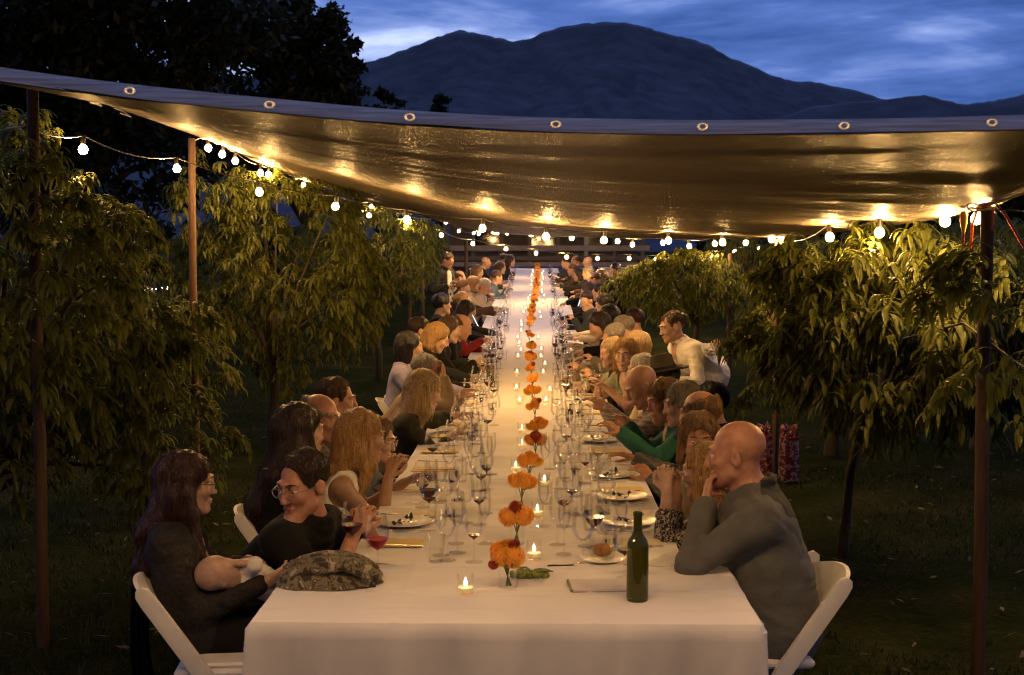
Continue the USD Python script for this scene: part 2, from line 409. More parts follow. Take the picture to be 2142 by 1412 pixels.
# ---------------------------------------------------------------- poles
def pole(px, top, base_d, r, mt, label, lean=0.0, x=None):
    b = P(px, 526, base_d); b[2] = float(rise(base_d)) - 0.3
    t = P(px + lean, top, base_d)
    m = tube([b, lerp(b, t, .35) + [.006, 0, 0], lerp(b, t, .7) - [.004, 0, 0], t - [0, 0, .012], t], [r * 1.05, r, r * .98, r * .95, r * .8], 14)
    return obj("canopy_pole", m, mt, smooth=40, label=label, cat="pole", group=None)
pole(68, 168, 6.17, 0.029, "pole_brown", "nearest reddish wooden pole at left, in front of the peach tree")
pole(401, 289, 9.04, 0.027, "pole_wood", "left wooden pole with its top free beside two bulbs")
pole(2066, 432, 5.75, 0.031, "pole_brown", "right wooden pole tied with rope and orange cord at the canopy corner")
pole(1626, 500, 11.1, 0.026, "pole_wood", "right wooden pole behind the server, two bulbs at its top")
pole(883, 470, 18.5, 0.028, "pole_dark", "dark thin pole at the far left beside the standing man", 0)
pole(975, 500, 24.0, 0.034, "pole_dark", "pale grey pole near the far end of the table, left side")
pole(1527, 530, 15.5, 0.028, "pole_dark", "dark thin pole under the small tree at right of the server")

# ---------------------------------------------------------------- strings of bulbs
BULB_R = 0.027
bulb_mesh = None
def light_string(pts, label, extra=(), r=BULB_R, start=None, end=None, world=None, glow="bulb_glow"):
    """A cable through sockets that hang a little above each bulb."""
    t = thing("light_string", label, "string lights")
    B = [P(*p) for p in pts] if world is None else [np.array(p) for p in world]
    hang = 0.075
    line = []
    seq = ([np.asarray(start)] if start is not None else []) + [b + [0, 0, hang] for b in B] + ([np.asarray(end)] if end is not None else [])
    for i in range(len(seq) - 1):
        for k in range(6):
            s = k / 6
            line.append(lerp(seq[i], seq[i + 1], s) - [0, 0, 0.03 * np.linalg.norm(seq[i + 1] - seq[i]) * 4 * s * (1 - s)])
    line.append(seq[-1])
    obj("cable", tube(line, 0.0042, 5), "black_plastic", t)
    for b in B:
        j = RNG.normal(0, 0.12, 2)
        R = rotx(j[0]) @ roty(j[1])
        top = b + [0, 0, hang]
        prof = [(0, -hang - r * 1.05), (r * .45, -hang - r * .93), (r * .82, -hang - r * .58), (r, -hang), (r * .86, -hang + r * .52), (r * .5, -hang + r * .93), (r * .36, -hang + r * 1.2), (0, -hang + r * 1.22)]
        bl = obj("bulb", move(lathe(prof, 14), top, R), glow, t, smooth=True)
        sk = lathe([(0, .004), (.012, .004), (.014, -.002), (.0145, -hang + r * 1.1), (.010, -hang + r * 1.0), (0, -hang + r * 1.0)], 10)
        obj("socket", move(sk, top, R), "black_plastic", t)
    return t
light_string([(175, 313, 7.0), (368, 353, 8.6), (540, 402, 8.95), (705, 432, 9.3), (850, 460, 9.65), (1010, 478, 10), (1140, 495, 10.3), (1265, 503, 10.5), (1397, 504, 10.75), (1508, 508, 10.95), (1633, 503, 11.15)],
             "nearest string of large bulbs swooping from the left pole across to the right pole", start=P(62, 268, 6.2), glow="bulb_soft")
light_string([(2058, 438, 5.85), (2042, 458, 6.1), (1972, 465, 6.5), (1840, 487, 7.0), (1733, 497, 7.9), (1612, 501, 11.0)], "string of bulbs half hidden in the leaves of the right peach tree")
light_string([(433, 310, 9.47), (467, 323, 9.97), (492, 337, 10.4), (545, 362, 11.3), (562, 366, 11.7), (632, 388, 13.3), (777, 432, 17.5), (935, 465, 21), (1000, 489, 25.5)], "string of small bulbs receding along the left edge of the canopy")
light_string([(1112, 490, 15.6), (1197, 498, 15.7), (1293, 505, 15.8), (1322, 512, 16), (1386, 508, 15.8), (1440, 515, 15.7), (1495, 510, 15.2), (1562, 508, 14.6)], "string of middle sized bulbs hanging below the back edge of the canopy")
light_string([(771, 451, 16.4), (850, 470, 17.5), (923, 492, 18.5), (990, 510, 20), (1058, 521, 21), (1123, 530, 21.5), (1185, 538, 22), (1250, 541, 22), (1315, 541, 22), (1371, 543, 22), (1425, 538, 22), (1488, 535, 21.5), (1538, 527, 21), (1590, 520, 20.5)], "lowest and farthest curved string of small bulbs above the far guests", start=P(700, 440, 15.6))
light_string([(960, 484, 29), (1030, 487, 29), (1100, 489, 29), (1170, 489, 29), (1240, 487, 29), (1245, 487, 26), (1180, 489, 25.5), (1110, 489, 25.5), (1040, 488, 26), (990, 488, 33), (1060, 489, 34), (1130, 490, 34), (1200, 490, 34), (1270, 489, 33)], "added string of unseen bulbs lighting the far table end, hidden by the canopy edge", glow="bulb_soft")  # unseen bulbs added to light the far end of the table
light_string([(-3300, 230, 1.8)], "added string with an unseen bulb leading from the left pole past the photographer", start=P(62, 262, 6.15), end=(-3.0, -1.2, 2.7))  # unseen bulb, added for warm light on the front of the cloth
light_string([], "added string of unseen bulbs hung across in front of the canopy above the photographer's view", start=(-2.45, 3.1, 2.9), end=(2.45, 3.1, 2.9), world=[(-1.8, 3.2, 2.77), (-0.95, 3.2, 2.72), (-0.1, 3.2, 2.70), (0.75, 3.2, 2.72), (1.6, 3.2, 2.77)])  # row of bulbs added out of view to light the near table
light_string([(6000, 200, 1.6)], "added string with an unseen bulb leading from the right pole past the photographer", start=P(2076, 436, 5.75), end=(3.0, -1.2, 2.7))  # unseen bulb added on the right for the same warm light
# ---------------------------------------------------------------- tables under their cloths
TX0, TX1 = -0.725, 0.575
TZ = 0.75
END = 33.0
def top_z(y):
    return TZ + rise(y)

def cloth_patch(x0, x1, y0, y1, drop, sides, seed, lift=(0.0, 0.0), nx=70, ny=60, flare=0.05):
    """A cloth lying over a table top and hanging on the chosen sides (l, r, f, b), with soft pleats that open downward."""
    m = 22 if drop > .5 else 8
    R = 0.016
    def axis(a, b, n, lo, hi):
        s = list(np.linspace(a, b, n)); k = ["t"] * n
        t = np.linspace(0, 1, m + 1)[1:]
        if lo: s = [("lo", x) for x in t[::-1]] + [("t", x) for x in s]
        else: s = [("t", x) for x in s]
        if hi: s += [("hi", x) for x in t]
        return s
    ax, ay = axis(x0, x1, nx, "l" in sides, "r" in sides), axis(y0, y1, ny, "f" in sides, "b" in sides)
    V = np.zeros((len(ax), len(ay), 3))
    for i, (ka, va) in enumerate(ax):
        for j, (kb, vb) in enumerate(ay):
            hx = {"lo": x0, "hi": x1}.get(ka, va); hy = {"lo": y0, "hi": y1}.get(kb, vb)
            ta, tb = (0 if ka == "t" else va), (0 if kb == "t" else vb)
            t = max(ta, tb)
            z = TZ
            if t > 0:
                rr = min(t * drop, R * 1.57) / R
                out = R * math.sin(min(rr, 1.57)) 
                down = R * (1 - math.cos(min(rr, 1.57))) + max(0, t * drop - R * 1.57)
                s = hx * 1.0 + hy * 1.0
                wav = (math.sin(s * 13 + seed + 2.0 * math.sin(s * 3.1)) + 0.6 * math.sin(s * 24 + 2.1 * seed) + .3 * math.sin(s * 51 + t * 3)) * 0.026 * t ** .8 * (drop / .7) + (math.sin(s * 6 + seed * 1.7 + t)) * 0.020 * t + .005 * math.exp(-((t - .16) / .018) ** 2) + .004 * math.exp(-((t - .58) / .015) ** 2) + .004 * math.exp(-(((s * 1.9 + .3) % 1 - .5) / .03) ** 2)
                base = out + flare * t * t + wav
                nxv, nyv = (-1 if ka == "lo" else 1 if ka == "hi" else 0), (-1 if kb == "lo" else 1 if kb == "hi" else 0)
                if ta > 0 and tb > 0:                      # the loose corner of the cloth hangs as a pleat
                    ang = math.atan2(tb, ta); fold = 1 + 0.9 * math.sin(ang * 2) * t + 0.35 * math.sin(ang * 8 + seed) * t
                    d = np.array([nxv * math.cos(ang), nyv * math.sin(ang)])
                    V[i, j] = (hx + d[0] * base * fold, hy + d[1] * base * fold, TZ - down)
                else:
                    V[i, j] = (hx + nxv * base, hy + nyv * base, TZ - down)
            else:
                V[i, j] = (hx, hy, TZ)
            if t == 0:
                e = min(1, min(hx - x0, x1 - hx) * 30 + .2, 1)
                V[i, j, 2] += 0.0
    x, y = V[..., 0], V[..., 1]
    flat = V[..., 2] > TZ - 1e-6
    V[..., 2] += np.where(flat, 0.006 * (meshkit.fbm(np.stack([x * 2.5, y * 7, 0 * x + seed], -1), 4, 3) - .5) + 0.003 * np.exp(-((np.abs((x * 1.55 + .2) % 1 - .5)) / .02) ** 2) + 0.0045 * np.exp(-((np.abs((y * 2.63 + .04 * np.sin(x * 3 + seed)) % 1 - .5)) / .03) ** 2) + 0.003 * np.exp(-((np.abs((y * 4.1 + .3 + .05 * np.sin(x * 5)) % 1 - .5)) / .035) ** 2), 0)
    V[..., 2] += rise(y) + lift[0] + (lift[1] - lift[0]) * np.clip((y - y0) / (y1 - y0), 0, 1)
    if "l" in sides or "f" in sides: pass
    V[..., 2] = np.maximum(V[..., 2], rise(y) + 0.03)
    return V.reshape(-1, 3), grid_faces(len(ax), len(ay))

obj("tablecloth", cloth_patch(-0.915, 0.725, 4.03, 4.80, 0.70, "lrf", 1.3, (0.006, 0.009), 130, 100, 0.06), "linen", smooth=40,
    label="white cloth over the end table nearest the camera, hanging to the ground in front", cat="tablecloth")
cuts = [4.78, 6.95, 9.3, 11.7, 14.1, 16.5, 18.9, 21.3, 23.7, 26.1, 28.5, 30.8, 33.0]
ordinal = ["first", "second", "third", "fourth", "fifth", "sixth", "seventh", "eighth", "ninth", "tenth", "eleventh", "last"]
for i in range(12):
    obj("tablecloth", cloth_patch(TX0, TX1, cuts[i], cuts[i + 1] + 0.10, 0.42, "lr" + ("b" if i == 11 else ""), 2.0 + i, (0.0, 0.004), 48 if i < 4 else 30, (150, 140, 110, 80)[i] if i < 4 else 20, 0.02), "linen", smooth=40,
        label=f"white cloth on the {ordinal[i]} section of the long table behind the end table", cat="tablecloth")

# ---------------------------------------------------------------- materials of the table things
mat("wine_red", (0.06, 0.006, 0.010), 0.15, spec=0.2)
mat("wine_rose", (0.42, 0.025, 0.04), 0.12, spec=0.3)
mat("bottle_dark", (0.02, 0.02, 0.006), 0.06, spec=0.8)
MAT["bottle_green"] = usdkit.material(stage, "/World/Looks/bottle_green", {
    "p": ("principled_bsdf", {"base_color": (0.16, 0.17, 0.02), "roughness": 0.05, "transmission_weight": 0.75, "ior": 1.45})}, [], surface="p.BSDF")
mat("china", (0.78, 0.76, 0.72), 0.2, spec=0.6)
mat("cutlery", (0.55, 0.53, 0.5), 0.22, metal=1.0)
mat("paper_cream", (0.78, 0.70, 0.50), 0.8, 0.05, 20)
mat("paper_yellow", (0.75, 0.56, 0.20), 0.8, 0.06, 20)
mat("paper_white", (0.66, 0.62, 0.60), 0.7)
mat("napkin_red", (0.42, 0.06, 0.03), 0.9)
mat("bread_crust", (0.45, 0.20, 0.06), 0.7, 0.5, 30, bump=.5)
mat("salad", (0.05, 0.06, 0.02), 0.6, 0.6, 90)
mat("grape_green", (0.20, 0.24, 0.04), 0.35, 0.3, 40, sub=0.1)
mat("leaf_green", (0.05, 0.09, 0.02), 0.5, 0.3, 40)
mat("stem_green", (0.10, 0.16, 0.04), 0.5)
for nm, c, dk in (("dahlia_orange", (0.92, 0.45, 0.08), (0.88, 0.36, 0.05)), ("dahlia_amber", (0.93, 0.48, 0.03), (0.85, 0.33, 0.02)), ("dahlia_rust", (0.45, 0.05, 0.012), (0.2, 0.02, 0.01)), ("dahlia_gold", (0.80, 0.52, 0.06), (0.6, 0.3, 0.03))):
    mat(nm, c, 0.65, 0.4, 45, dark=dk, sub=0.1)

# ---------------------------------------------------------------- flowers in jars
def bloom(r, seed, rows=9):
    """A pompon dahlia: rows of cupped petals over a ball."""
    g = np.random.default_rng(seed)
    vs, fs, n = [], [], 0
    for k in range(rows):
        th = math.pi * (0.04 + 0.72 * k / (rows - 1))
        cnt = max(3, int(17 * math.sin(th) + 2))
        for i in range(cnt):
            ph = 2 * math.pi * (i + 0.5 * (k % 2)) / cnt + g.normal(0, .06)
            d = np.array([math.sin(th) * math.cos(ph), math.sin(th) * math.sin(ph), math.cos(th)])
            e1 = np.array([-math.sin(ph), math.cos(ph), 0]); e2 = np.cross(d, e1)
            L = r * (0.26 + 0.07 * g.random()); w = r * 0.17
            b = d * r * 0.70
            o = unit(d - e2 * 0.55)
            p = [b - e1 * w * .5, b + e1 * w * .5, b + o * L * .6 + e1 * w, b + o * L * .6 - e1 * w, b + o * L + e1 * w * .3 + d * r * .06, b + o * L - e1 * w * .3 + d * r * .06, b + o * L * .6 - d * r * 0.05]
            vs += p; fs += [(n, n + 1, n + 6), (n + 1, n + 2, n + 6), (n + 2, n + 4, n + 6), (n + 4, n + 5, n + 6), (n + 5, n + 3, n + 6), (n + 3, n, n + 6)]; n += 7
    c = sphere(r * 0.74, sub=2)
    return join((np.array(vs), np.array(fs)), c)

def leaf_blade(L, w):
    t = np.array([0, .3, .65, 1.0]); W = np.array([.1, 1, .75, .02]) * w
    v = np.concatenate([np.stack([-W, t * L, -.05 * L * t * 2], 1), np.stack([0 * t, t * L, .12 * w - .1 * L * t], 1), np.stack([W, t * L, -.05 * L * t * 2], 1)])
    f = []
    for a in (0, 4):
        for i in range(3):
            f += [(a + i, a + i + 4, a + i + 1), (a + i + 1, a + i + 4, a + i + 5)]
    return v, np.array(f)

def bouquet(name_label, loc, rz, kinds, seed, detail=7, group=None):
    g = np.random.default_rng(seed)
    t = thing("flower_jar", name_label, "flowers in jar", loc, rz, group)
    jar = lathe([(0.0, 0.002), (0.030, 0.002), (0.0335, 0.008), (0.0335, 0.066), (0.028, 0.076), (0.028, 0.092), (0.0295, 0.094)], 18)
    obj("jar", jar, "clear_glass", t, smooth=True)
    n = len(kinds)
    st = []
    for i, (k, r, ox, oy, oz) in enumerate(kinds):
        top = np.array([ox, oy, oz])
        st.append(tube([[-ox * .25, -oy * .25, .012], [ox * .1, oy * .1, .06], [ox * .35, oy * .35, .095], top - [0, 0, .01]], .0022, 5))
        nrm = unit(np.array([ox * 5, oy * 5, .10]))
        a = math.atan2(nrm[1], nrm[0]); b = math.acos(nrm[2])
        obj("bloom", move(bloom(r, seed * 7 + i, detail), top, rotz(a) @ roty(b)), k, t, smooth=40)
    obj("stem", join(*st), "stem_green", t, smooth=True)
    for i in range(3):
        a = g.random() * 6.28
        obj("leaf", move(leaf_blade(.05, .012), (0, 0, .088), rotz(a) @ rotx(.2)), "leaf_green", t, smooth=True)
    return t

def K(*c):
    return [("dahlia_" + a, r * .82, x * .80, y * .80, z * .97) for a, r, x, y, z in c]
arr = [K(("orange", .048, -.030, -.01, .125), ("orange", .050, .028, -.015, .122), ("amber", .046, .0, .03, .140), ("rust", .030, .028, .01, .160), ("rust", .024, -.062, -.02, .095), ("amber", .04, -.04, .02, .14)),
       K(("orange", .050, -.045, -.01, .120), ("orange", .052, .035, -.01, .125), ("rust", .040, -.005, .0, .155), ("amber", .045, .0, .045, .14), ("amber", .03, .06, .02, .12)),
       K(("orange", .046, -.04, 0, .135), ("orange", .048, .02, -.01, .138), ("amber", .042, .055, .01, .125), ("amber", .04, .0, .04, .14)),
       K(("orange", .045, -.035, -.01, .13), ("orange", .044, .025, 0, .135), ("gold", .034, .062, .0, .12), ("amber", .04, 0, .04, .14)),
       K(("rust", .042, 0, -.01, .145), ("orange", .046, -.04, 0, .125), ("orange", .046, .04, .01, .125), ("amber", .04, 0, .045, .13)),
       K(("amber", .046, -.02, 0, .12), ("orange", .048, .045, .0, .13), ("gold", .034, -.055, 0, .11), ("orange", .04, .02, .04, .14)),
       K(("orange", .052, 0, 0, .135), ("rust", .026, .03, -.02, .155), ("amber", .036, -.05, .01, .11))]
# pixel of each jar's foot and of the mass of blooms, from the camera away
jars = [(1062, 1246), (1081, 1150), (1091, 1072), (1107, 1020), (1120, 969), (1123, 933), (1119, 886), (1115, 855), (1113, 825), (1112, 800), (1110, 778), (1112, 757), (1107, 737), (1107, 718)]
front_label = ["nearest jar of orange and rust dahlias, beside the green grapes", "second jar of orange dahlias with a dark rust bloom in the middle", "third jar of orange dahlias, without a rust bloom", "fourth jar of dahlias with a golden bloom at its right", "fifth jar of dahlias with a rust bloom on top", "sixth jar, amber and orange dahlias mixed with gold"]
def table_depth(py):
    return F * (EYE[2] - TZ) / math.cos(PITCH) / (py - 526) if py > 560 else 33
flower_spots = []
for i, (a, b) in enumerate(jars):
    d = table_depth(b)
    p = P(a, b, d); flower_spots.append((p[0], d))
d = flower_spots[-1][1]
fx = [(14.5, 1108), (18.5, 1112), (22.5, 1121), (26.5, 1123.5), (33, 1124.5)]
while d < 32.2:
    d += 0.66
    px_ = np.interp(d, [a for a, _ in fx], [b for _, b in fx])
    flower_spots.append(((px_ - 1120) / F * d, d))
protos = []
for i, (x, d) in enumerate(flower_spots):
    z = float(top_z(d)) + 0.004
    nth = ["seventh", "eighth", "ninth", "tenth", "eleventh", "twelfth", "thirteenth", "fourteenth", "fifteenth", "sixteenth", "seventeenth", "eighteenth"]
    lab = front_label[i] if i < 6 else f"{nth[i - 6]} jar of orange dahlias counted from the near end of the row" if i < 18 else "small jar of orange dahlias far along the centre of the table"
    grp = None if i < 18 else "jars of dahlias far along the table's centre"
    if i < 7:
        protos.append(bouquet(lab, (x, d, z), 0 if i < 6 else 20, arr[i], 11 + i, 9, grp))
    else:
        dup(protos[(i * 3) % 5 + 1 if i % 3 else 6], lab, (x, d, z), (i * 77) % 360, grp, 1.0)

# ---------------------------------------------------------------- candles
def candle(label, loc, group=None, first=[]):
    if first:
        return dup(first[0], label, loc, 0, group)
    t = thing("votive_candle", label, "candle", loc, 0, group)
    obj("holder", lathe([(0.0, 0.003), (0.0245, 0.003), (0.0265, 0.008), (0.032, 0.074)], 20), "clear_glass", t, smooth=True)
    obj("wax", lathe([(0.0, 0.0125), (0.0235, 0.0125), (0.0255, 0.03), (0.020, 0.0285), (0.0, 0.028)], 16), "candle_wax", t, smooth=40)
    obj("wick", tube([[0, 0, .028], [0.001, 0, .036]], .0008, 5), "black_plastic", t)
    obj("flame", lathe([(0.0, 0.033), (0.0045, 0.037), (0.0062, 0.043), (0.004, 0.053), (0.0, 0.064)], 10), "candle_flame", t, smooth=True)
    first.append(t)
    return t
cand = [(974, 1260, "nearest votive candle, alone at left of the first flower jar"), (1117, 1183, "votive candle beside the nearest flowers, above the grapes"), (1124, 1092, "votive candle at right of the second flower jar"),
        (1139, 1026, "tall bright votive at right of the third flower jar"), (1079, 995, "votive half hidden behind the fourth jar, at its left"), (1092, 945, "votive at left of the fifth flower jar"), (1092, 912, "votive at left of the sixth flower jar")]
for a, b, lab in cand:
    d = table_depth(b); x = P(a, b, d)[0]
    candle(lab, (x, d, float(top_z(d)) + .004))
g = np.random.default_rng(5)
d = 9.2
while d < 32:
    cx = np.interp(d, [s[1] for s in flower_spots], [s[0] for s in flower_spots])
    for s in (-1, 1):
        if g.random() < 0.62:
            dd = d + g.uniform(-.15, .15)
            candle("small votive candle glowing beside the far row of dahlias", (cx + s * (0.10 + 0.05 * g.random()), dd, float(top_z(dd)) + .004), "votive candles beside the far row of flowers")
    d += 0.72

# ---------------------------------------------------------------- stemware
def goblet(kind):
    """(bowl profile, wine profile or None) of a glass about as tall as it stands on the table."""
    if kind == "tumbler":
        return [(0, .004), (.029, .004), (.031, .012), (.037, .105)], [(.0325, .055), (0, .055)]
    h = {"red": .215, "white": .20, "flute": .225}[kind]
    if kind == "flute":
        bowl = [(.0045, .105), (.018, .118), (.0255, .150), (.0255, .185), (.0225, .225)]
    elif kind == "white":
        bowl = [(.0045, .092), (.022, .104), (.035, .130), (.036, .152), (.030, .200)]
    else:
        bowl = [(.0045, .088), (.026, .100), (.043, .130), (.0435, .155), (.034, .215)]
    foot = [(0, .001), (.034, .001), (.035, .003), (.012, .007), (.0045, .016), (.0035, .05), (.0042, bowl[0][1] - .008)]
    return foot + bowl, None
def wine_fill(kind, lvl):
    prof = goblet(kind)[0]
    pr = np.array(prof); k = np.argmax(pr[:, 1] > .085)
    b = pr[k - 1:]
    zz = np.linspace(b[0, 1] + .006, lvl, 6)
    rr = np.interp(zz, b[:, 1], b[:, 0]) - .0012
    return [(0, zz[0] - .003)] + list(zip(rr, zz)) + [(0, lvl)]
pane("stem_glass", (0.98, 0.98, 0.97), 1.55, 0.02, 0.42)
GL = {}
def glass(kind, fill, label, loc, group=None, rz=0.0):
    key = (kind, fill)
    if key in GL:
        return dup(GL[key], label, loc, rz, group)
    t = thing({"tumbler": "water_glass", "flute": "champagne_flute"}.get(kind, "wine_glass"), label, "glass", loc, rz, group)
    pr, wt = goblet(kind)
    obj("glass", lathe(pr, 20), "stem_glass", t, smooth=50)
    if kind == "tumbler":
        obj("water", lathe(wt, 14), "clear_glass", t, smooth=40)
    elif fill:
        obj("wine", lathe(wine_fill(kind, {"red": .128, "rose": .130, "sip": .108}[fill]), 18), "wine_rose" if fill == "rose" else "wine_red", t, smooth=40)
    GL[key] = t
    return t
def put(px, py):
    d = table_depth(py); p = P(px, py, d)
    return (p[0], d, float(top_z(d)) + .004)
glass("red", "red", "glass of red wine in front of the man in the black shirt", put(738, 1177))
glass("red", "rose", "glass of pink wine beside the folded scarf", put(790, 1212))
glass("red", "sip", "glass with dark red wine standing behind the green bottle", put(1306, 1222))
glass("white", None, "empty glass by the plate of greens at left, nearest of its cluster", put(935, 1185))
glass("flute", None, "empty champagne flute at right of the left plate", put(957, 1168))
glass("red", "sip", "glass of red wine beyond the man in the black shirt, before the blonde woman", put(884, 1070))
glass("red", "sip", "glass of red wine alone on the left before the woman in the olive top", put(905, 985))
glass("tumbler", None, "water glass in the hand of the woman in the green cardigan", put(1283, 930))

# ---------------------------------------------------------------- place settings down both sides
mat("char", (0.03, 0.02, 0.015), 0.6)
def plate_mesh():
    return lathe([(0, .006), (.07, .006), (.085, .011), (.125, .019), (.127, .0175), (.088, .006), (.075, .001), (0, .001)], 28)
def fork_mesh():
    m = [box(.006, .11, .002, (0, -.045, 0)), box(.019, .03, .002, (0, .025, 0))]
    for k in range(4):
        m.append(box(.0028, .045, .002, (-.0078 + .0052 * k, .062, 0)))
    return join(*m)
def knife_mesh():
    return join(box(.011, .10, .004, (0, -.05, 0), .0012), box(.016, .12, .0016, (.002, .06, 0)))
PROTO = {}
def item(name, cat, label, loc, rz, build, group=None):
    if name in PROTO:
        o = dup(PROTO[name], label, loc, rz, group)
    else:
        o = PROTO[name] = thing(name, label, cat, loc, rz, group)
        build(o)
    return o
def b_plate(t):
    obj("plate", plate_mesh(), "china", t, smooth=30)
    gq = np.random.default_rng(3)
    lf = []
    for k in range(13):
        a = gq.random() * 6.28; r = .06 * math.sqrt(gq.random())
        lf.append(move(leaf_blade(.035, .010), (r * math.cos(a), r * math.sin(a), .012 + .012 * gq.random()), rotz(gq.random() * 6.28) @ rotx(gq.normal(.2, .5))))
    obj("salad", join(*lf), "salad", t, smooth=True)
def b_fork(t): obj("fork", move(fork_mesh(), (0, 0, .004)), "cutlery", t)
def b_knife(t): obj("knife", move(knife_mesh(), (0, 0, .004)), "cutlery", t)
def b_menu(m):
    def f_(t): obj("sheet", box(.14, .215, .0012, (0, 0, .003)), m, t)
    return f_
def b_napkin(t):
    obj("fold", join(box(.05, .20, .006, (0, 0, .005), .002), box(.048, .19, .005, (.002, .004, .011), .002)), "napkin_red", t)
side_name = {-1: "left", 1: "right"}
zones = [(0, 7.2, "near"), (7.2, 11.5, "middle"), (11.5, 19, "far"), (19, 40, "farthest")]
def zone(d):
    return next(z for a, b, z in zones if a <= d < b)
count = 0
for s in (-1, 1):
    d = 4.95
    while d < 32.3:
        g = np.random.default_rng(int(d * 100) + (s > 0) * 77)
        edge = TX0 if s < 0 else TX1
        zn = zone(d)
        zt = lambda y: float(top_z(y)) + .005
        near = d < 17
        def at(off, dy):
            return (edge - s * off, d + dy, zt(d + dy))
        if near:
            item("plate", "plate", f"white plate with the last of a salad, {zn} part of the {side_name[s]} side", at(.155 + g.uniform(0, .03), g.uniform(-.04, .04)), g.uniform(0, 360), b_plate, f"salad plates, {zn} part of the {side_name[s]} side") if g.random() < .26 else None
            m = "cream" if g.random() < .5 else "yellow"
            item(f"{m}_menu", "menu", f"{m} paper menu lying at a place, {zn} part of the {side_name[s]} side", at(.14 + g.uniform(0, .03), .2 + g.uniform(-.04, .04)), 90 + g.uniform(-6, 6), b_menu("paper_" + m), f"{m} menus, {zn} part of the {side_name[s]} side")
            for nm, fn, off in (("fork", b_fork, -.17), ("knife", b_knife, .15)):
                item(nm, nm, f"steel {nm} at a place setting, {zn} part of the {side_name[s]} side", at(.16 + g.uniform(-.02, .05), off), 90 + g.uniform(-14, 14), fn, f"{nm}s, {zn} part of the {side_name[s]} side")
            if g.random() < .07:
                item("napkin", "napkin", f"folded rust napkin on the cloth, {zn} part of the {side_name[s]} side", at(.14, .28), 90 + g.uniform(-9, 9), b_napkin, f"rust napkins, {zn} part of the {side_name[s]} side")
        ks = [("red", None), ("red", "sip"), ("white", None), ("flute", None), ("tumbler", None), ("white", "sip"), ("red", "red")]
        n = 7 if d < 7 else 5 if d < 10 else 4 if d < 14 else 3 if d < 20 else 1
        for k in range(n):
            kd = ks[[0, 2, 4, 3, 0, 2, 3][k] if g.random() < .6 else g.integers(0, 7)]
            if s < 0 and d < 5.4 and k < 2 : continue
            fl = {None: "empty", "sip": "nearly empty", "red": "red wine filled"}[kd[1]]
            wd = {"red": "large wine glass", "white": "small wine glass", "flute": "champagne flute", "tumbler": "water tumbler"}[kd[0]]
            if kd[0] == "tumbler": fl = "half full"
            glass(kd[0], kd[1], f"{fl} {wd} in the crowded {zn} settings on the {side_name[s]} side", at(.24 + .045 * k + g.uniform(-.03, .03), g.uniform(-.22, .22)), f"{fl} {wd} set, {zn}, {side_name[s]} side")
        d += 0.60

# ---------------------------------------------------------------- things on the end table
p = put(1333, 1270)
t = thing("wine_bottle", "dark green wine bottle without label standing on the end table", "bottle", p)
obj("bottle", lathe([(0, .012), (.02, .006), (.033, .0), (.0365, .004), (.0375, .012), (.0375, .186), (.0365, .197), (.031, .212), (.020, .228), (.0155, .240), (.0145, .285), (.0145, .292), (.0165, .293), (.0165, .305), (.0155, .307), (.0125, .307), (.0125, .240), (.030, .205), (.035, .186), (.035, .016), (0, .018)], 28), "bottle_green", t, smooth=40)
obj("dregs", lathe([(0, .019), (.0335, .018), (.0338, .05), (0, .05)], 20), "bottle_dark", t, smooth=40)
# pad of paper and pen
a, b, c = np.array(put(1180, 1230)), np.array(put(1215, 1257)), np.array(put(1318, 1256))
ctr = (np.array(put(1190, 1229)) + np.array(put(1330, 1256))) / 2
t = thing("notepad", "white paper pad lying beside the green bottle", "notepad", ctr + [0.0, 0, .003], 4)
obj("cover", box(.225, .145, .003, (0, 0, .0015)), "hem_band", t)
obj("pages", box(.221, .141, .008, (0, 0, .0075)), "paper_white", t)
obj("binding", box(.008, .145, .0095, (-.1135, 0, .0065)), "hem_band", t)
t = thing("pen", "dark pen lying on the cloth at right of the grapes", "pen", np.array(put(1175, 1198)) + [0, 0, .005], 8)
obj("barrel", tube([[-.055, 0, 0], [.045, 0, 0]], .005, 10), "black_plastic", t)
obj("pen_tip", tube([[.045, 0, 0], [.06, 0, 0]], [.0045, .001], 8), "steel", t)
obj("pen_clip", box(.035, .003, .002, (-.035, 0, .006)), "steel", t)
# grapes
t = thing("grape_bunch", "bunch of green grapes lying at the foot of the nearest flower jar", "grapes", np.array(put(1108, 1222)))
g = np.random.default_rng(8)
for k in range(38):
    u_ = g.random(); x = -.065 + .13 * u_; w = .035 * (1 - .6 * abs(u_ - .35)); q = (x, g.uniform(-w, w), .010 + max(0, .018 * g.random() * (1 - abs(u_ - .4))))
    obj("grape", sphere(.0105 * g.uniform(.85, 1.1), q, 2), "grape_green", t, smooth=True)
obj("stalk", tube([[-.07, .0, .02], [-.02, .005, .022], [.05, 0, .015]], .0022, 5), "stem_green", t)
obj("vine_leaf", join(move(leaf_blade(.06, .025), (.03, .02, .03), rotz(-1.9)), move(leaf_blade(.05, .022), (-.01, .025, .032), rotz(.9))), "leaf_green", t, smooth=True)
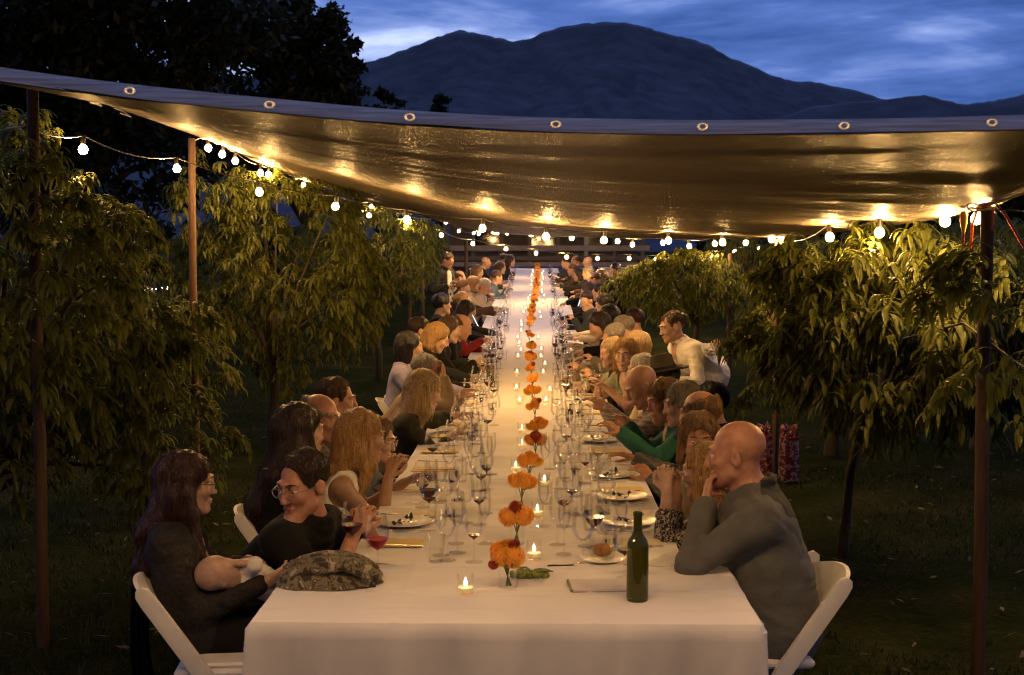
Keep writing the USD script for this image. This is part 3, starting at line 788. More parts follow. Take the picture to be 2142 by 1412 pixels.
# bread on a glass stand with a glass bowl behind
p = np.array(put(1260, 1186))
t = thing("cake_stand", "low white stand under a glass with bread, left of the bottle", "stand", p)
obj("dish", lathe([(0, .0), (.045, .0), (.05, .006), (.075, .012), (.088, .018), (.086, .020), (.06, .014), (0, .012)], 30), "china", t, smooth=40)
t = thing("bread_bowl", "clear glass bowl holding a brown bread roll on the white stand", "bowl", p + [0, 0, .0145])
obj("bowl", lathe([(0, .0), (.042, .0), (.05, .01), (.056, .085), (.0545, .085), (.048, .012), (0, .006)], 26), "clear_glass", t, smooth=50)
v, f = sphere(1, sub=4)
v = v * [.040, .032, .026]; v *= (1 + .18 * (meshkit.fbm(v * 45, 3, 4)[:, None] - .5))
t2 = thing("bread_roll", "brown bread roll inside the clear glass bowl", "bread", p + [0, 0, .047])
obj("crust", (v, f), "bread_crust", t2, smooth=True)
p = np.array(put(1275, 1160))
t = thing("glass_dish", "wide shallow glass dish behind the bread bowl", "bowl", p)
obj("bowl", lathe([(0, .003), (.04, .003), (.03, .02), (.028, .055), (.05, .066), (.075, .09), (.08, .105), (.0785, .105), (.072, .092), (.04, .07), (0, .068)], 28), "clear_glass", t, smooth=50)
# the scarf heaped on the left front corner
MAT["camouflage"] = usdkit.material(stage, "/World/Looks/camouflage", {
    "g": ("geometry", {}), "n": ("noise_texture", {"scale": 24.0, "detail": 2.5, "roughness": .55, "distortion": .6}), "v": ("noise_texture", {"scale": 70.0, "detail": 2.0}),
    "r": ("rgb_ramp", {"ramp": [(0.0, (.02, .018, .012)), (0.43, (.03, .024, .015)), (0.455, (.14, .115, .065)), (0.52, (.19, .16, .10)), (0.545, (.05, .042, .022)), (0.57, (.06, .05, .03)), (0.60, (.34, .29, .21)), (1, (.38, .33, .25))], "interpolate": True}),
    "b": ("bump", {"strength": .4, "distance": .006}), "p": ("principled_bsdf", {"roughness": .85, "sheen_weight": .15})},
    [("g.position", "n.vector"), ("g.position", "v.vector"), ("n.fac", "r.fac"), ("r.color", "p.base_color"), ("v.fac", "b.height"), ("b.normal", "p.normal")], surface="p.BSDF")
# ---------------------------------------------------------------- orchard trees with long drooping leaves
def leaf_mat(name, c, trans):
    MAT[name] = usdkit.material(stage, f"/World/Looks/{name}", {
        "g": ("geometry", {}), "r": ("rgb_ramp", {"ramp": [(0.0, tuple(np.array(c) * .75)), (0.5, tuple(np.array(c) * 1.1)), (0.9, tuple(np.array(c) * (1.6, 1.35, 1.1))), (1.0, (c[0] * 2.4, c[1] * 1.5, c[2]))]}),
        "p": ("principled_bsdf", {"roughness": 0.5, "specular_ior_level": 0.28}), "t": ("translucent_bsdf", {}), "m": ("mix_closure", {"fac": trans})},
        [("g.random_per_island", "r.fac"), ("r.color", "p.base_color"), ("r.color", "t.color"), ("p.BSDF", "m.closure1"), ("t.BSDF", "m.closure2")], surface="m.closure")
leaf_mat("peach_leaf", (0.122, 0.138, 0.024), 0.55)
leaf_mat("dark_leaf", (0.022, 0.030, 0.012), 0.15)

def curved_leaves(base, out, L, W, droop, seg):
    """Leaves as folded strips: each starts along OUT and bends down. Arrays over leaves."""
    n = len(base)
    t = np.linspace(0, 1, seg + 1)
    horiz = out.copy(); p = base.copy(); d = out.copy()
    rows = []
    prof = np.sin(np.pi * np.clip(t * .93 + .06, 0, 1)) ** .8
    side = np.cross(d, [0, 0, 1.0]); side /= np.linalg.norm(side, axis=1, keepdims=True) + 1e-9
    for k in range(seg + 1):
        nrm = np.cross(side, d)
        w = (W * prof[k])[:, None]
        rows.append(np.stack([p - side * w + nrm * w * .35, p, p + side * w + nrm * w * .35], 1))
        d = d - np.array([0, 0, 1.0]) * (droop / seg)[:, None]
        d /= np.linalg.norm(d, axis=1, keepdims=True)
        p = p + d * (L / seg)[:, None]
    v = np.stack(rows, 1)                                   # n, seg+1, 3, 3
    idx = []
    for k in range(seg):
        for c in (0, 1):
            a = k * 3 + c
            idx += [(a, a + 1, a + 4), (a, a + 4, a + 3)]
    idx = np.array(idx)
    return v.reshape(n, -1, 3), idx

def droop_crown(centre, radii, clusters, per, L, seed, seg=4, hollow=0.62, clip=None, lumps=1.0):
    """Leaf tufts through an uneven crown: each tuft hangs like a small fountain."""
    r = np.random.default_rng(seed)
    C = []
    while len(C) < clusters:
        q = r.normal(0, 1, 3); q /= np.linalg.norm(q); rr = r.uniform(hollow, 1) ** .6
        bump_ = meshkit.noise(q * 1.9 + seed, seed)
        if meshkit.noise(q * 3.1 + 40 + seed, seed + 1) < .30 * lumps:
            continue
        s = rr * (0.62 + .6 * bump_)
        c = np.asarray(centre) + q * np.asarray(radii) * s
        if clip is not None and not clip(c):
            continue
        C.append(c)
    C = np.array(C)
    ctr = np.asarray(centre)
    outdir = (C - ctr) / np.asarray(radii); outdir[:, 2] *= .4; outdir /= np.linalg.norm(outdir, axis=1, keepdims=True) + 1e-9
    k = per
    base = np.repeat(C, k, 0); od = np.repeat(outdir, k, 0)
    n = len(base)
    ph = r.random(n) * 6.283
    rad = np.stack([np.cos(ph), np.sin(ph), r.uniform(-.1, .9, n)], 1)
    d = rad * .75 + od * .55; d /= np.linalg.norm(d, axis=1, keepdims=True)
    # along a short arching shoot
    s = r.random(n)
    base = base + od * (s * L * 1.1)[:, None] + np.array([0, 0, 1.0]) * ((.35 * s - .75 * s * s) * L * 1.4)[:, None] + r.normal(0, L * .10, (n, 3))
    v, idx = curved_leaves(base, d, L * r.uniform(.42, 1.25, n), L * r.uniform(.07, .15, n), r.uniform(1.4, 3.4, n), seg)
    return v, idx, C

def leaf_join(v, idx):
    n, k = v.shape[:2]
    return v.reshape(-1, 3), (np.arange(n)[:, None, None] * k + idx[None]).reshape(-1, 3)

def limbs(base, fork, C, r0, seed, count=26):
    """A tapered trunk with limbs that reach out to some of the tufts."""
    g = np.random.default_rng(seed)
    base, fork = np.asarray(base, float), np.asarray(fork, float)
    trunk = tube([base - [0, 0, .15], base + [0.01, 0, .12], lerp(base, fork, .4) + [g.normal(0, .02), 0, 0], lerp(base, fork, .75) + [g.normal(0, .02), 0, 0], fork], [r0 * 1.5, r0 * 1.1, r0 * .95, r0 * .9, r0 * .8], 10)
    br = []
    for c in C[g.permutation(len(C))[:count]]:
        m1 = lerp(fork, c, .35) + [0, 0, .18 * np.linalg.norm(c[:2] - fork[:2])]
        m2 = lerp(fork, c, .7) + [0, 0, .14 * np.linalg.norm(c[:2] - fork[:2])]
        br.append(tube([fork, m1, m2, c], [r0 * .45, r0 * .30, r0 * .17, .003], 6))
    return trunk, br

def peach_tree(label, base, fork_h, centre, radii, clusters, per, L, seed, r0=.05, seg=4, single=0, group=None, clip=None, extra=()):
    t = thing("peach_tree", label, "tree", (0, 0, 0), 0, group)
    v, idx, C = droop_crown(centre, radii, clusters, per, L, seed, seg, clip=clip)
    for (c2, r2, n2) in extra:
        v2, _, C2 = droop_crown(c2, r2, n2, per, L, seed + 5, seg, clip=clip)
        v, C = np.concatenate([v, v2]), np.concatenate([C, C2])
    fork = np.array([base[0] + (centre[0] - base[0]) * .25, base[1] + (centre[1] - base[1]) * .25, base[2] + fork_h])
    tr, br = limbs(base, fork, C, r0, seed)
    obj("trunk", tr, "bark", t, smooth=True)
    for b in br[:8]:
        obj("limb", b, "bark", t, smooth=True)
    if br[8:]:
        obj("branches", join(*br[8:]), "bark", t, smooth=True, kind="stuff")
    if single:
        d = np.linalg.norm(v.mean(1) - EYE, axis=1)
        o = np.argsort(d)
        ok = [i for i in o if 0 < to_px(v[i].mean(0))[0] < 2142][:single]
        for i in ok:
            obj("leaf", (v[i], idx), "peach_leaf", t, smooth=True)
        keep = np.setdiff1d(np.arange(len(v)), ok)
        v = v[keep]
    obj("crown", leaf_join(v, idx), "peach_leaf", t, smooth=True, kind="stuff")
    return t

def Q(px, py, d):
    return P(px, py, d)
gz = lambda d: float(rise(d))
def gp(px, d):
    p = P(px, 526, d); return np.array([p[0], d, gz(d)])
def clear_of(xs, ys):
    def ok(c):
        a, b = to_px(c)
        return b > np.interp(a, xs, ys) and not (280 < a < 385 and 578 < b < 632)
    return ok
left_sky = clear_of([-200, 60, 115, 150, 210, 300, 330, 420], [150, 235, 290, 365, 400, 485, 600, 640])
bulbs_right = [(2042, 458, 6.1), (1972, 465, 6.5), (1840, 487, 7.0), (1733, 497, 7.9)]
def off_bulbs(c):
    a, b = to_px(c)
    if b < np.interp(a, [1500, 1650, 1700, 1760, 1800, 1850, 1900, 1960, 2000, 2142], [640, 520, 470, 475, 500, 440, 465, 505, 520, 520]): return False
    return all(math.hypot(a - x, b - y) > 52 or c[1] > d + .25 for x, y, d in bulbs_right)
# left side
peach_tree("large peach tree at the left edge, drooping leaves in front of the nearest pole", gp(-70, 7.0), .6, Q(60, 560, 6.9), (1.0, .85, 1.05), 420, 18, .112, 101, .06, 4, 240, clip=left_sky, extra=((Q(225, 640, 7.1), (.50, .5, .75), 120), (Q(70, 560, 5.75), (.30, .22, .62), 70), (Q(20, 930, 6.6), (.32, .4, .28), 36), (Q(330, 900, 7.2), (.36, .45, .42), 60)))
peach_tree("peach tree whose trunk stands behind the woman with the baby", gp(297, 9.4), .75, Q(300, 700, 9.3), (.62, .6, .55), 200, 16, .112, 103, .048, 4, clip=left_sky)
peach_tree("peach tree lit bright at the top behind the nearest left guests", gp(562, 11.5), .9, Q(590, 555, 11.4), (.93, .85, .92), 560, 16, .112, 105, .05, 3, 0, extra=((Q(440, 420, 11.0), (.28, .35, .42), 70), (Q(735, 600, 11.6), (.3, .4, .5), 60)))
peach_tree("peach tree third in the left row, behind the guests at middle distance", gp(790, 17.5), .9, Q(800, 520, 17.5), (.72, .85, .62), 320, 13, .13, 107, .045, 2)
peach_tree("peach tree fourth in the left row, in front of the standing man in a blazer", gp(850, 22.5), .9, Q(868, 520, 22.5), (.52, .75, .52), 160, 11, .17, 109, .045, 2)
# right side
peach_tree("large peach tree at right with bulbs in its brightly lit top leaves", gp(1772, 8.15), .75, Q(1890, 660, 7.3), (.82, .8, .66), 480, 18, .122, 111, .030, 4, 250, clip=off_bulbs,
           extra=((Q(1850, 530, 7.2), (.52, .5, .22), 70), (Q(1730, 520, 7.3), (.20, .3, .22), 24), (Q(1880, 470, 7.4), (.14, .2, .16), 16), (Q(2100, 620, 6.9), (.42, .5, .45), 80), (Q(1625, 730, 7.8), (.26, .3, .24), 34), (Q(2080, 790, 7.0), (.35, .4, .25), 50), (Q(2085, 650, 5.3), (.30, .22, .30), 34)))
peach_tree("peach tree with a thick dark trunk behind the large right peach tree", gp(1745, 12.1), .9, Q(1700, 640, 11.6), (.60, .8, .62), 240, 14, .125, 113, .06, 3)
peach_tree("small umbrella shaped peach tree lit by bulbs behind the server", gp(1470, 15.5), .95, Q(1430, 590, 15.5), (.78, .8, .42), 380, 13, .13, 115, .04, 2)
for i, (px_, d, s) in enumerate(((1640, 18.5, 1), (1850, 16, 1.0), (2050, 12.5, 1.15), (2260, 10.5, 1.1), (1560, 24, .9), (2130, 17.5, 1.0))):
    b = gp(px_, d)
    peach_tree(f"shadowy peach tree in the right second row, {['behind the small umbrella tree', 'between the two big right crowns', 'beyond the right pole', 'at the right edge', 'deepest of its row', 'behind the right edge tree'][i]}", b, .9, b + [0, 0, 1.55], (.95 * s, .95, .75), 150, 11, .17, 130 + i, .05, 2, group=None)
for i, (px_, d, s) in enumerate(((330, 15.5, 1.1), (130, 13, 1.15), (590, 20, 1.0), (700, 25, .95), (-60, 17, 1.1), (450, 24, 1.0))):
    b = gp(px_, d)
    peach_tree(f"shadowy peach tree in the left second row, {['behind the second pole', 'behind the big left tree', 'right of the second pole, far back', 'beyond the third left tree', 'behind the left edge tree', 'deepest in the gap by the pole'][i]}", b, .9, b + [0, 0, 1.5], (.95 * s, .95, .75), 130, 11, .17, 150 + i, .05, 2)

# ---------------------------------------------------------------- tall dark trees behind, and bushes on the valley floor
def dark_tree(label, base, height, blobs, n, size, seed, r0, name="tall_tree", flat=1.0):
    r = np.random.default_rng(seed)
    t = thing(name, label, "tree")
    base = np.asarray(base, float)
    tot = sum(b[2] ** 2 for b in blobs)
    vs = []
    cen = []
    for (ox, oz, br, oy) in [(b[0], b[1], b[2], b[3] if len(b) > 3 else 0) for b in blobs]:
        k = int(n * br * br / tot)
        # clumps inside the blob, leaves inside the clumps: uneven outline and gaps
        nc = max(6, int(14 * br))
        q = r.normal(0, 1, (nc, 3)); q /= np.linalg.norm(q, axis=1, keepdims=True); cc = q * (br * r.uniform(.35, 1.0, nc) ** .5)[:, None] * [1, 1, .85]
        cen.append(cc + base + [ox, oy, oz])
        w = r.integers(0, nc, k)
        p = cc[w] + r.normal(0, .22 * br ** .75, (k, 3)) * [1, 1, .7] + base + [ox, oy, oz]
        vs.append(p)
    p = np.concatenate(vs); k = len(p)
    a = r.normal(0, 1, (k, 3)); a /= np.linalg.norm(a, axis=1, keepdims=True)
    b = np.cross(a, r.normal(0, 1, (k, 3))); b /= np.linalg.norm(b, axis=1, keepdims=True)
    L = size * r.uniform(.6, 1.3, k)[:, None]
    v = np.stack([p - a * L, p + b * L * .45, p + a * L, p - b * L * .45], 1).reshape(-1, 3)
    i = np.arange(k)[:, None] * 4
    cen = np.concatenate(cen)
    fork = base + [0, 0, height * .3]
    tr, br_ = limbs(base, fork, cen, r0, seed, 22)
    obj("trunk", tr, "bark", t, smooth=True)
    obj("branches", join(*br_), "bark", t, smooth=True, kind="stuff")
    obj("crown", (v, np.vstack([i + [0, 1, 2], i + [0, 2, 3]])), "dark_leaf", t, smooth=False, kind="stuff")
    return t
s38 = 38 / F
def blobs_px(d, pts, base):
    out = []
    for px_, py_, rpx in pts:
        q = P(px_, py_, d); out.append((q[0] - base[0], q[2] - base[2], rpx * d / F))
    return out
def tall(label, d, px_, pts, n, size, seed, r0, name="tall_tree"):
    b = gp(px_, d); b[2] = min(b[2], 1.3)
    dark_tree(label, b, 6, blobs_px(d, pts, b), n, size, seed, r0, name)
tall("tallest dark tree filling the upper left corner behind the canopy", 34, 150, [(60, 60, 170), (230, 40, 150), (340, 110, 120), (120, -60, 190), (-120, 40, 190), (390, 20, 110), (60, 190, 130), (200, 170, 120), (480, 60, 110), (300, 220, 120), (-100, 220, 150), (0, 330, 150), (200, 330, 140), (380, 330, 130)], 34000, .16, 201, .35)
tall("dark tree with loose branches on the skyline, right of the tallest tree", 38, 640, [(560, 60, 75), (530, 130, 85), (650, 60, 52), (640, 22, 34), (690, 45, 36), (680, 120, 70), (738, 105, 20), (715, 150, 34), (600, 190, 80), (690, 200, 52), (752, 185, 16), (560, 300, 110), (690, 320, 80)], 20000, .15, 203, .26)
tall("round dark bush at the foot of the mountain, right of the loose tree", 46, 815, [(795, 198, 13), (815, 205, 11), (835, 216, 8), (805, 250, 30), (795, 290, 44), (790, 340, 55), (810, 400, 55)], 5000, .16, 205, .15, "background_tree")
tall("small dark rounded tree just above the canopy hem", 60, 925, [(915, 204, 8), (935, 208, 7), (922, 228, 16), (915, 262, 34), (940, 285, 38), (930, 340, 52), (930, 420, 50)], 4200, .2, 207, .15, "background_tree")
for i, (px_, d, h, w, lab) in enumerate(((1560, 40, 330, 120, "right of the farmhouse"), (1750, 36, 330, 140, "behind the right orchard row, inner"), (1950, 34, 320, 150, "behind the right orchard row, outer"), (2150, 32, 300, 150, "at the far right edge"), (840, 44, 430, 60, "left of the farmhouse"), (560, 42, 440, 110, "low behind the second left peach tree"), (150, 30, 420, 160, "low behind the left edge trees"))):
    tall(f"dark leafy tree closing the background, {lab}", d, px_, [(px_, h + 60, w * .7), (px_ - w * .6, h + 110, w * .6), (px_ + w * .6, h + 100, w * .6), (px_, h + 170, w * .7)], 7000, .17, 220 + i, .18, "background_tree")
# ---------------------------------------------------------------- folding chairs
def chair_proto(label, loc, rz, group=None):
    """White resin folding chair, facing +x, its seat's centre above the origin."""
    t = thing("folding_chair", label, "chair", loc, rz, group)
    for s in (-1, 1):
        a, b = np.array([-.28, s * .205, .765]), np.array([.24, s * .205, .02])
        d = unit(b - a); L = np.linalg.norm(b - a)
        prof = [(-.020, -.011), (-.011, -.0135), (.011, -.0135), (.020, -.011), (.020, .011), (.011, .0135), (-.011, .0135), (-.020, .011)]
        nrm = unit(np.cross(d, [0, 1, 0]))
        rows = []
        for tt, w in ((0, .6), (.02, 1.25), (.06, 1.45), (.45, 1.5), (.55, 1.0), (1, .95)):
            rows.append([a + d * L * tt + nrm * p * w + np.array([0, 1, 0]) * q for p, q in prof])
        rows = np.array(rows); n = len(prof)
        v = rows.reshape(-1, 3)
        q = [[i * n + j, i * n + (j + 1) % n, (i + 1) * n + (j + 1) % n, (i + 1) * n + j] for i in range(len(rows) - 1) for j in range(n)]
        v = np.vstack([v, a, b]); k = len(v)
        f = np.vstack([np.array([[x[0], x[1], x[2]] for x in q] + [[x[0], x[2], x[3]] for x in q]), [[k - 2, (j + 1) % n, j] for j in range(n)], [[k - 1, len(rows) * n - n + j, len(rows) * n - n + (j + 1) % n] for j in range(n)]])
        rail = obj("side_rail", (v, f), "chair_white", t, smooth=40)
        m = lerp(a, b, .50)
        obj("rivet", move(sphere(.007, sub=1), m + [0, s * .0145, 0]), "steel", rail, smooth=True)
        c, e = np.array([-.02, s * .178, .44]), np.array([-.30, s * .178, .02])
        obj("leg", tube([m + [0, -s * .027, -.0], lerp(m, e, .5) + [0, -s * .012, 0], e], [.014, .013, .013], 8), "chair_white", t, smooth=40)
    # seat with rounded corners
    obj("seat", box(.40, .37, .035, (.03, 0, .445), .012), "chair_white", t)
    obj("seat_pad", box(.35, .33, .02, (.03, 0, .470), .008), "chair_white", t)
    # curved top rest and the lower slat
    def slat(z0, z1, arch):
        y = np.linspace(-.19, .19, 17); rows = []
        for yy in y:
            x0 = -.04 * (1 - (yy / .19) ** 2)
            zt = z1 + arch * (1 - (yy / .19) ** 2)
            for z, o in ((z0, .0), (zt, .0), (zt, -.016), (z0, -.016)):
                rows.append((-.28 + (0.765 - z) * .69 + x0 + o, yy, z))
        v = np.array(rows); f = []
        for i in range(16):
            for j in range(4):
                f.append([i * 4 + j, i * 4 + (j + 1) % 4, i * 4 + 4 + (j + 1) % 4, i * 4 + 4 + j])
        f = np.array(f)
        return join((v, f), (v, np.array([[0, 1, 2, 3]])), (v, np.array([[67, 66, 65, 64]])))
    obj("backrest", slat(.60, .73, .035), "chair_white", t, smooth=25)
    obj("lower_slat", slat(.52, .555, 0), "chair_white", t, smooth=25)
    obj("crossbar", tube([[.20, -.19, .08], [.20, .19, .08]], .011, 8), "chair_white", t, smooth=40)
    obj("crossbar", tube([[-.26, -.17, .09], [-.26, .17, .09]], .011, 8), "chair_white", t, smooth=40)
    return t


# ---------------------------------------------------------------- bodies as signed distance fields
class Field:
    """Smooth unions and cuts of tapered bones and ellipsoids, evaluated only near each."""
    def __init__(self):
        self.p = []
    def cone(self, a, b, ra, rb=None, k=.02, cut=False):
        a, b = np.asarray(a, float), np.asarray(b, float); rb = ra if rb is None else rb
        r = max(ra, rb)
        self.p.append(("c", (a, b, ra, rb), np.minimum(a, b) - r, np.maximum(a, b) + r, k, cut)); return self
    def chain(self, pts, rs, k=.02):
        for i in range(len(pts) - 1):
            self.cone(pts[i], pts[i + 1], rs[i], rs[i + 1], k)
        return self
    def ell(self, c, r, R=None, k=.02, cut=False):
        c, r = np.asarray(c, float), np.asarray(r, float); R = np.eye(3) if R is None else R
        m = r.max()
        self.p.append(("e", (c, r, R), c - m, c + m, k, cut)); return self
    def add(self, other):
        self.p += other.p; return self
    def bounds(self):
        u = [x for x in self.p if not x[5]]
        return np.min([x[2] for x in u], 0), np.max([x[3] for x in u], 0)
    def __call__(self, q, margin=.05):
        d = np.full(len(q), 1.0)
        for kind, g, lo, hi, k, cut in self.p:
            m = np.nonzero(((q > lo - margin - k) & (q < hi + margin + k)).all(1))[0]
            if not len(m):
                continue
            x = q[m]
            if kind == "c":
                a, b, ra, rb = g
                ab = b - a; t = np.clip(((x - a) @ ab) / (ab @ ab + 1e-12), 0, 1)
                e = np.linalg.norm(x - a - t[:, None] * ab, axis=1) - (ra + (rb - ra) * t)
            else:
                c, r, R = g
                y = (x - c) @ R
                k0 = np.linalg.norm(y / r, axis=1); k1 = np.linalg.norm(y / r ** 2, axis=1)
                e = k0 * (k0 - 1) / np.maximum(k1, 1e-9)
            o = d[m]
            if cut:
                h = np.maximum(k - np.abs(o + e), 0) / k
                d[m] = np.maximum(o, -e) + h * h * k / 4
            else:
                h = np.maximum(k - np.abs(o - e), 0) / k
                d[m] = np.minimum(o, e) - h * h * k / 4
        return d


def skin_mesh(fld, h, relief=None):
    """The zero surface by surface nets, evaluated only in the blocks it can pass through."""
    lo, hi = fld.bounds(); lo = lo - 3 * h; hi = hi + 3 * h
    B = 6
    nb = np.ceil((hi - lo) / (h * B)).astype(int)
    n = nb * B
    bc = np.stack(np.meshgrid(*[lo[i] + (np.arange(nb[i]) + .5) * B * h for i in range(3)], indexing="ij"), -1)
    rad = B * h * .87
    dc = fld(bc.reshape(-1, 3), margin=rad + .05).reshape(nb)
    act = np.abs(dc) < rad * 1.6 + h
    val = np.repeat(np.repeat(np.repeat(np.where(dc > 0, 1.0, -1.0), B, 0), B, 1), B, 2)
    mask = np.repeat(np.repeat(np.repeat(act, B, 0), B, 1), B, 2)
    ii = np.argwhere(mask)
    q = lo + (ii + .5) * h
    e = fld(q)
    if relief is not None:
        near = np.abs(e) < 4 * h + .02
        e[near] += relief(q[near])
    val[mask] = e
    s = val < 0
    c = [s[a:n[0] - 1 + a, b:n[1] - 1 + b, d:n[2] - 1 + d] for a in (0, 1) for b in (0, 1) for d in (0, 1)]
    cnt = sum(x.astype(np.int8) for x in c)
    cell = (cnt > 0) & (cnt < 8)
    ci = np.argwhere(cell)
    idx = np.full(cell.shape, -1); idx[cell] = np.arange(len(ci))
    acc = np.zeros((len(ci), 3)); num = np.zeros(len(ci))
    corners = [np.array(x) for x in np.ndindex(2, 2, 2)]
    V = [val[ci[:, 0] + a, ci[:, 1] + b, ci[:, 2] + d] for a, b, d in corners]
    for i in range(8):
        for ax in range(3):
            if corners[i][ax]:
                continue
            j = i + (4, 2, 1)[ax]
            cr = (V[i] < 0) != (V[j] < 0)
            t = np.where(cr, V[i] / np.where(cr, V[i] - V[j], 1), 0)
            pt = np.broadcast_to(corners[i].astype(float), (len(ci), 3)).copy(); pt[:, ax] += t
            acc[cr] += pt[cr]; num += cr
    v = lo + (ci + .5 + acc / num[:, None]) * h
    f = []
    for ax in range(3):
        o = [k for k in range(3) if k != ax]
        a = np.take(s, range(0, n[ax] - 1), ax); b = np.take(s, range(1, n[ax]), ax)
        e_ = np.argwhere(a != b)
        e_ = e_[(e_[:, o[0]] > 0) & (e_[:, o[1]] > 0) & (e_[:, o[0]] < n[o[0]] - 1) & (e_[:, o[1]] < n[o[1]] - 1)]
        if not len(e_):
            continue
        def at(d0, d1):
            g = e_.copy(); g[:, o[0]] += d0; g[:, o[1]] += d1
            return idx[g[:, 0], g[:, 1], g[:, 2]]
        quad = np.stack([at(-1, -1), at(0, -1), at(0, 0), at(-1, 0)], 1)
        flip = s[e_[:, 0], e_[:, 1], e_[:, 2]] ^ (ax == 1)
        quad = np.where(flip[:, None], quad, quad[:, ::-1])
        f.append(quad)
    f = np.vstack(f); f = f[(f >= 0).all(1)]
    return v, np.vstack([f[:, [0, 1, 2]], f[:, [0, 2, 3]]])


# ---------------------------------------------------------------- a person
def frame(fwd, up=(0, 0, 1.0)):
    """Columns right, forward, up."""
    f = unit(fwd); r = unit(np.cross(f, up)); u = np.cross(r, f)
    return np.stack([r, f, u], 1)

def head_field(c, R, k=1.0, fem=False, baby=False):
    """Skull, jaw, nose, brow, cheeks, lips and ears about the head's centre."""
    A = Field()
    X = lambda x, y, z: c + R @ (np.array([x, y, z]) * k)
    j = .9 if fem else 1.0
    A.ell(X(0, -.018, .036), np.array([.073, .094, .083]) * k, R, .02)
    A.ell(X(0, .026, -.030), np.array([.058 * j, .062, .080]) * k, R, .03)
    for s in (-1, 1):
        A.cone(X(s * .045 * j, .010, -.060), X(s * .012, .066, -.098), .024 * k, .019 * k, .025)
        A.ell(X(s * .036, .064, -.022), np.array([.022, .022, .020]) * k, R, .025)
        A.cone(X(s * .012, .090, .030), X(s * .044, .074, .029), .0085 * k, .008 * k, .015)
        A.ell(X(s * .031, .103, .006), np.array([.016, .018, .0105]) * k, R, .010, cut=True)
        A.ell(X(s * .031, .0800, .0155), np.array([.0165, .0120, .0065]) * k, R, .004)
        A.ell(X(s * .031, .0800, -.0065), np.array([.0155, .0110, .0055]) * k, R, .004)
        A.ell(X(s * .0785, -.010, -.006), np.array([.0125, .0215, .034]) * k, R @ rotx(-.15) @ rotz(s * .35), .005)
        A.ell(X(s * .092, -.004, -.002), np.array([.010, .010, .018]) * k, R, .005, cut=True)
        A.cone(X(s * .006, .108, -.032), X(s * .013, .098, -.034), .0065 * k, .0055 * k, .006)
    A.cone(X(0, .090, .020), X(0, .107 if not fem else .102, -.027), .0080 * k, .0122 * k if not fem else .0108 * k, .012)
    A.cone(X(-.018, .088, -.060), X(.018, .088, -.060), .0075 * k, .0075 * k, .006)
    A.cone(X(-.013, .087, -.071), X(.013, .087, -.071), .008 * k, .008 * k, .006)
    A.ell(X(0, .077, -.098), np.array([.020, .017, .015]) * k, R, .02)
    return A, X

def hand_field(A, w, d, pn, side, k=1.0, curl=.5, spread=0.0):
    """Palm, four fingers of unequal length bent towards the palm's normal, and a thumb that leaves the palm's side."""
    d = unit(d); pn = unit(pn - d * (pn @ d)); s = np.cross(d, pn) * side
    kn = [w + d * .088 * k * a + s * b * k for a, b in ((.94, -.030), (1.0, -.010), (.98, .011), (.90, .030))]
    for q in kn:
        A.cone(w + (q - w) * .12, q, .0145 * k, .0105 * k, .012)
    for q, L, sp in zip(kn, (.068, .078, .072, .056), (-.12, -.03, .05, .14)):
        ang = curl * .55; p = q; dd = unit(d + s * (sp * (1 + spread)))
        r0 = .0092 * k
        for seg, fr in enumerate((.44, .31, .25)):
            x = dd * math.cos(ang) + pn * math.sin(ang)
            n2 = p + x * L * fr * k
            A.cone(p, n2, r0, r0 * .9, .003); p = n2; r0 *= .9; ang += curl * .75
    t0 = w + d * .022 * k - s * .022 * k; t1 = t0 + (-s * .030 + d * .024 + pn * .012) * k; t2 = t1 + (d * .030 - s * .008 + pn * .012 * (1 + curl)) * k; t3 = t2 + (d * .022 + s * .004 + pn * .008) * k
    A.cone(t0, t1, .015 * k, .0115 * k, .012); A.cone(t1, t2, .0105 * k, .0095 * k, .004); A.cone(t2, t3, .0095 * k, .0080 * k, .003)

def ik(a, c, l1, l2, pole):
    v = c - a; L = np.linalg.norm(v); m = (l1 + l2) * .995
    if L > m: c = a + v / L * m; L = m
    x = (l1 * l1 - l2 * l2 + L * L) / (2 * L); h = math.sqrt(max(l1 * l1 - x * x, 0))
    u = unit(v); p = unit(pole - u * (pole @ u))
    return a + u * x + p * h, c

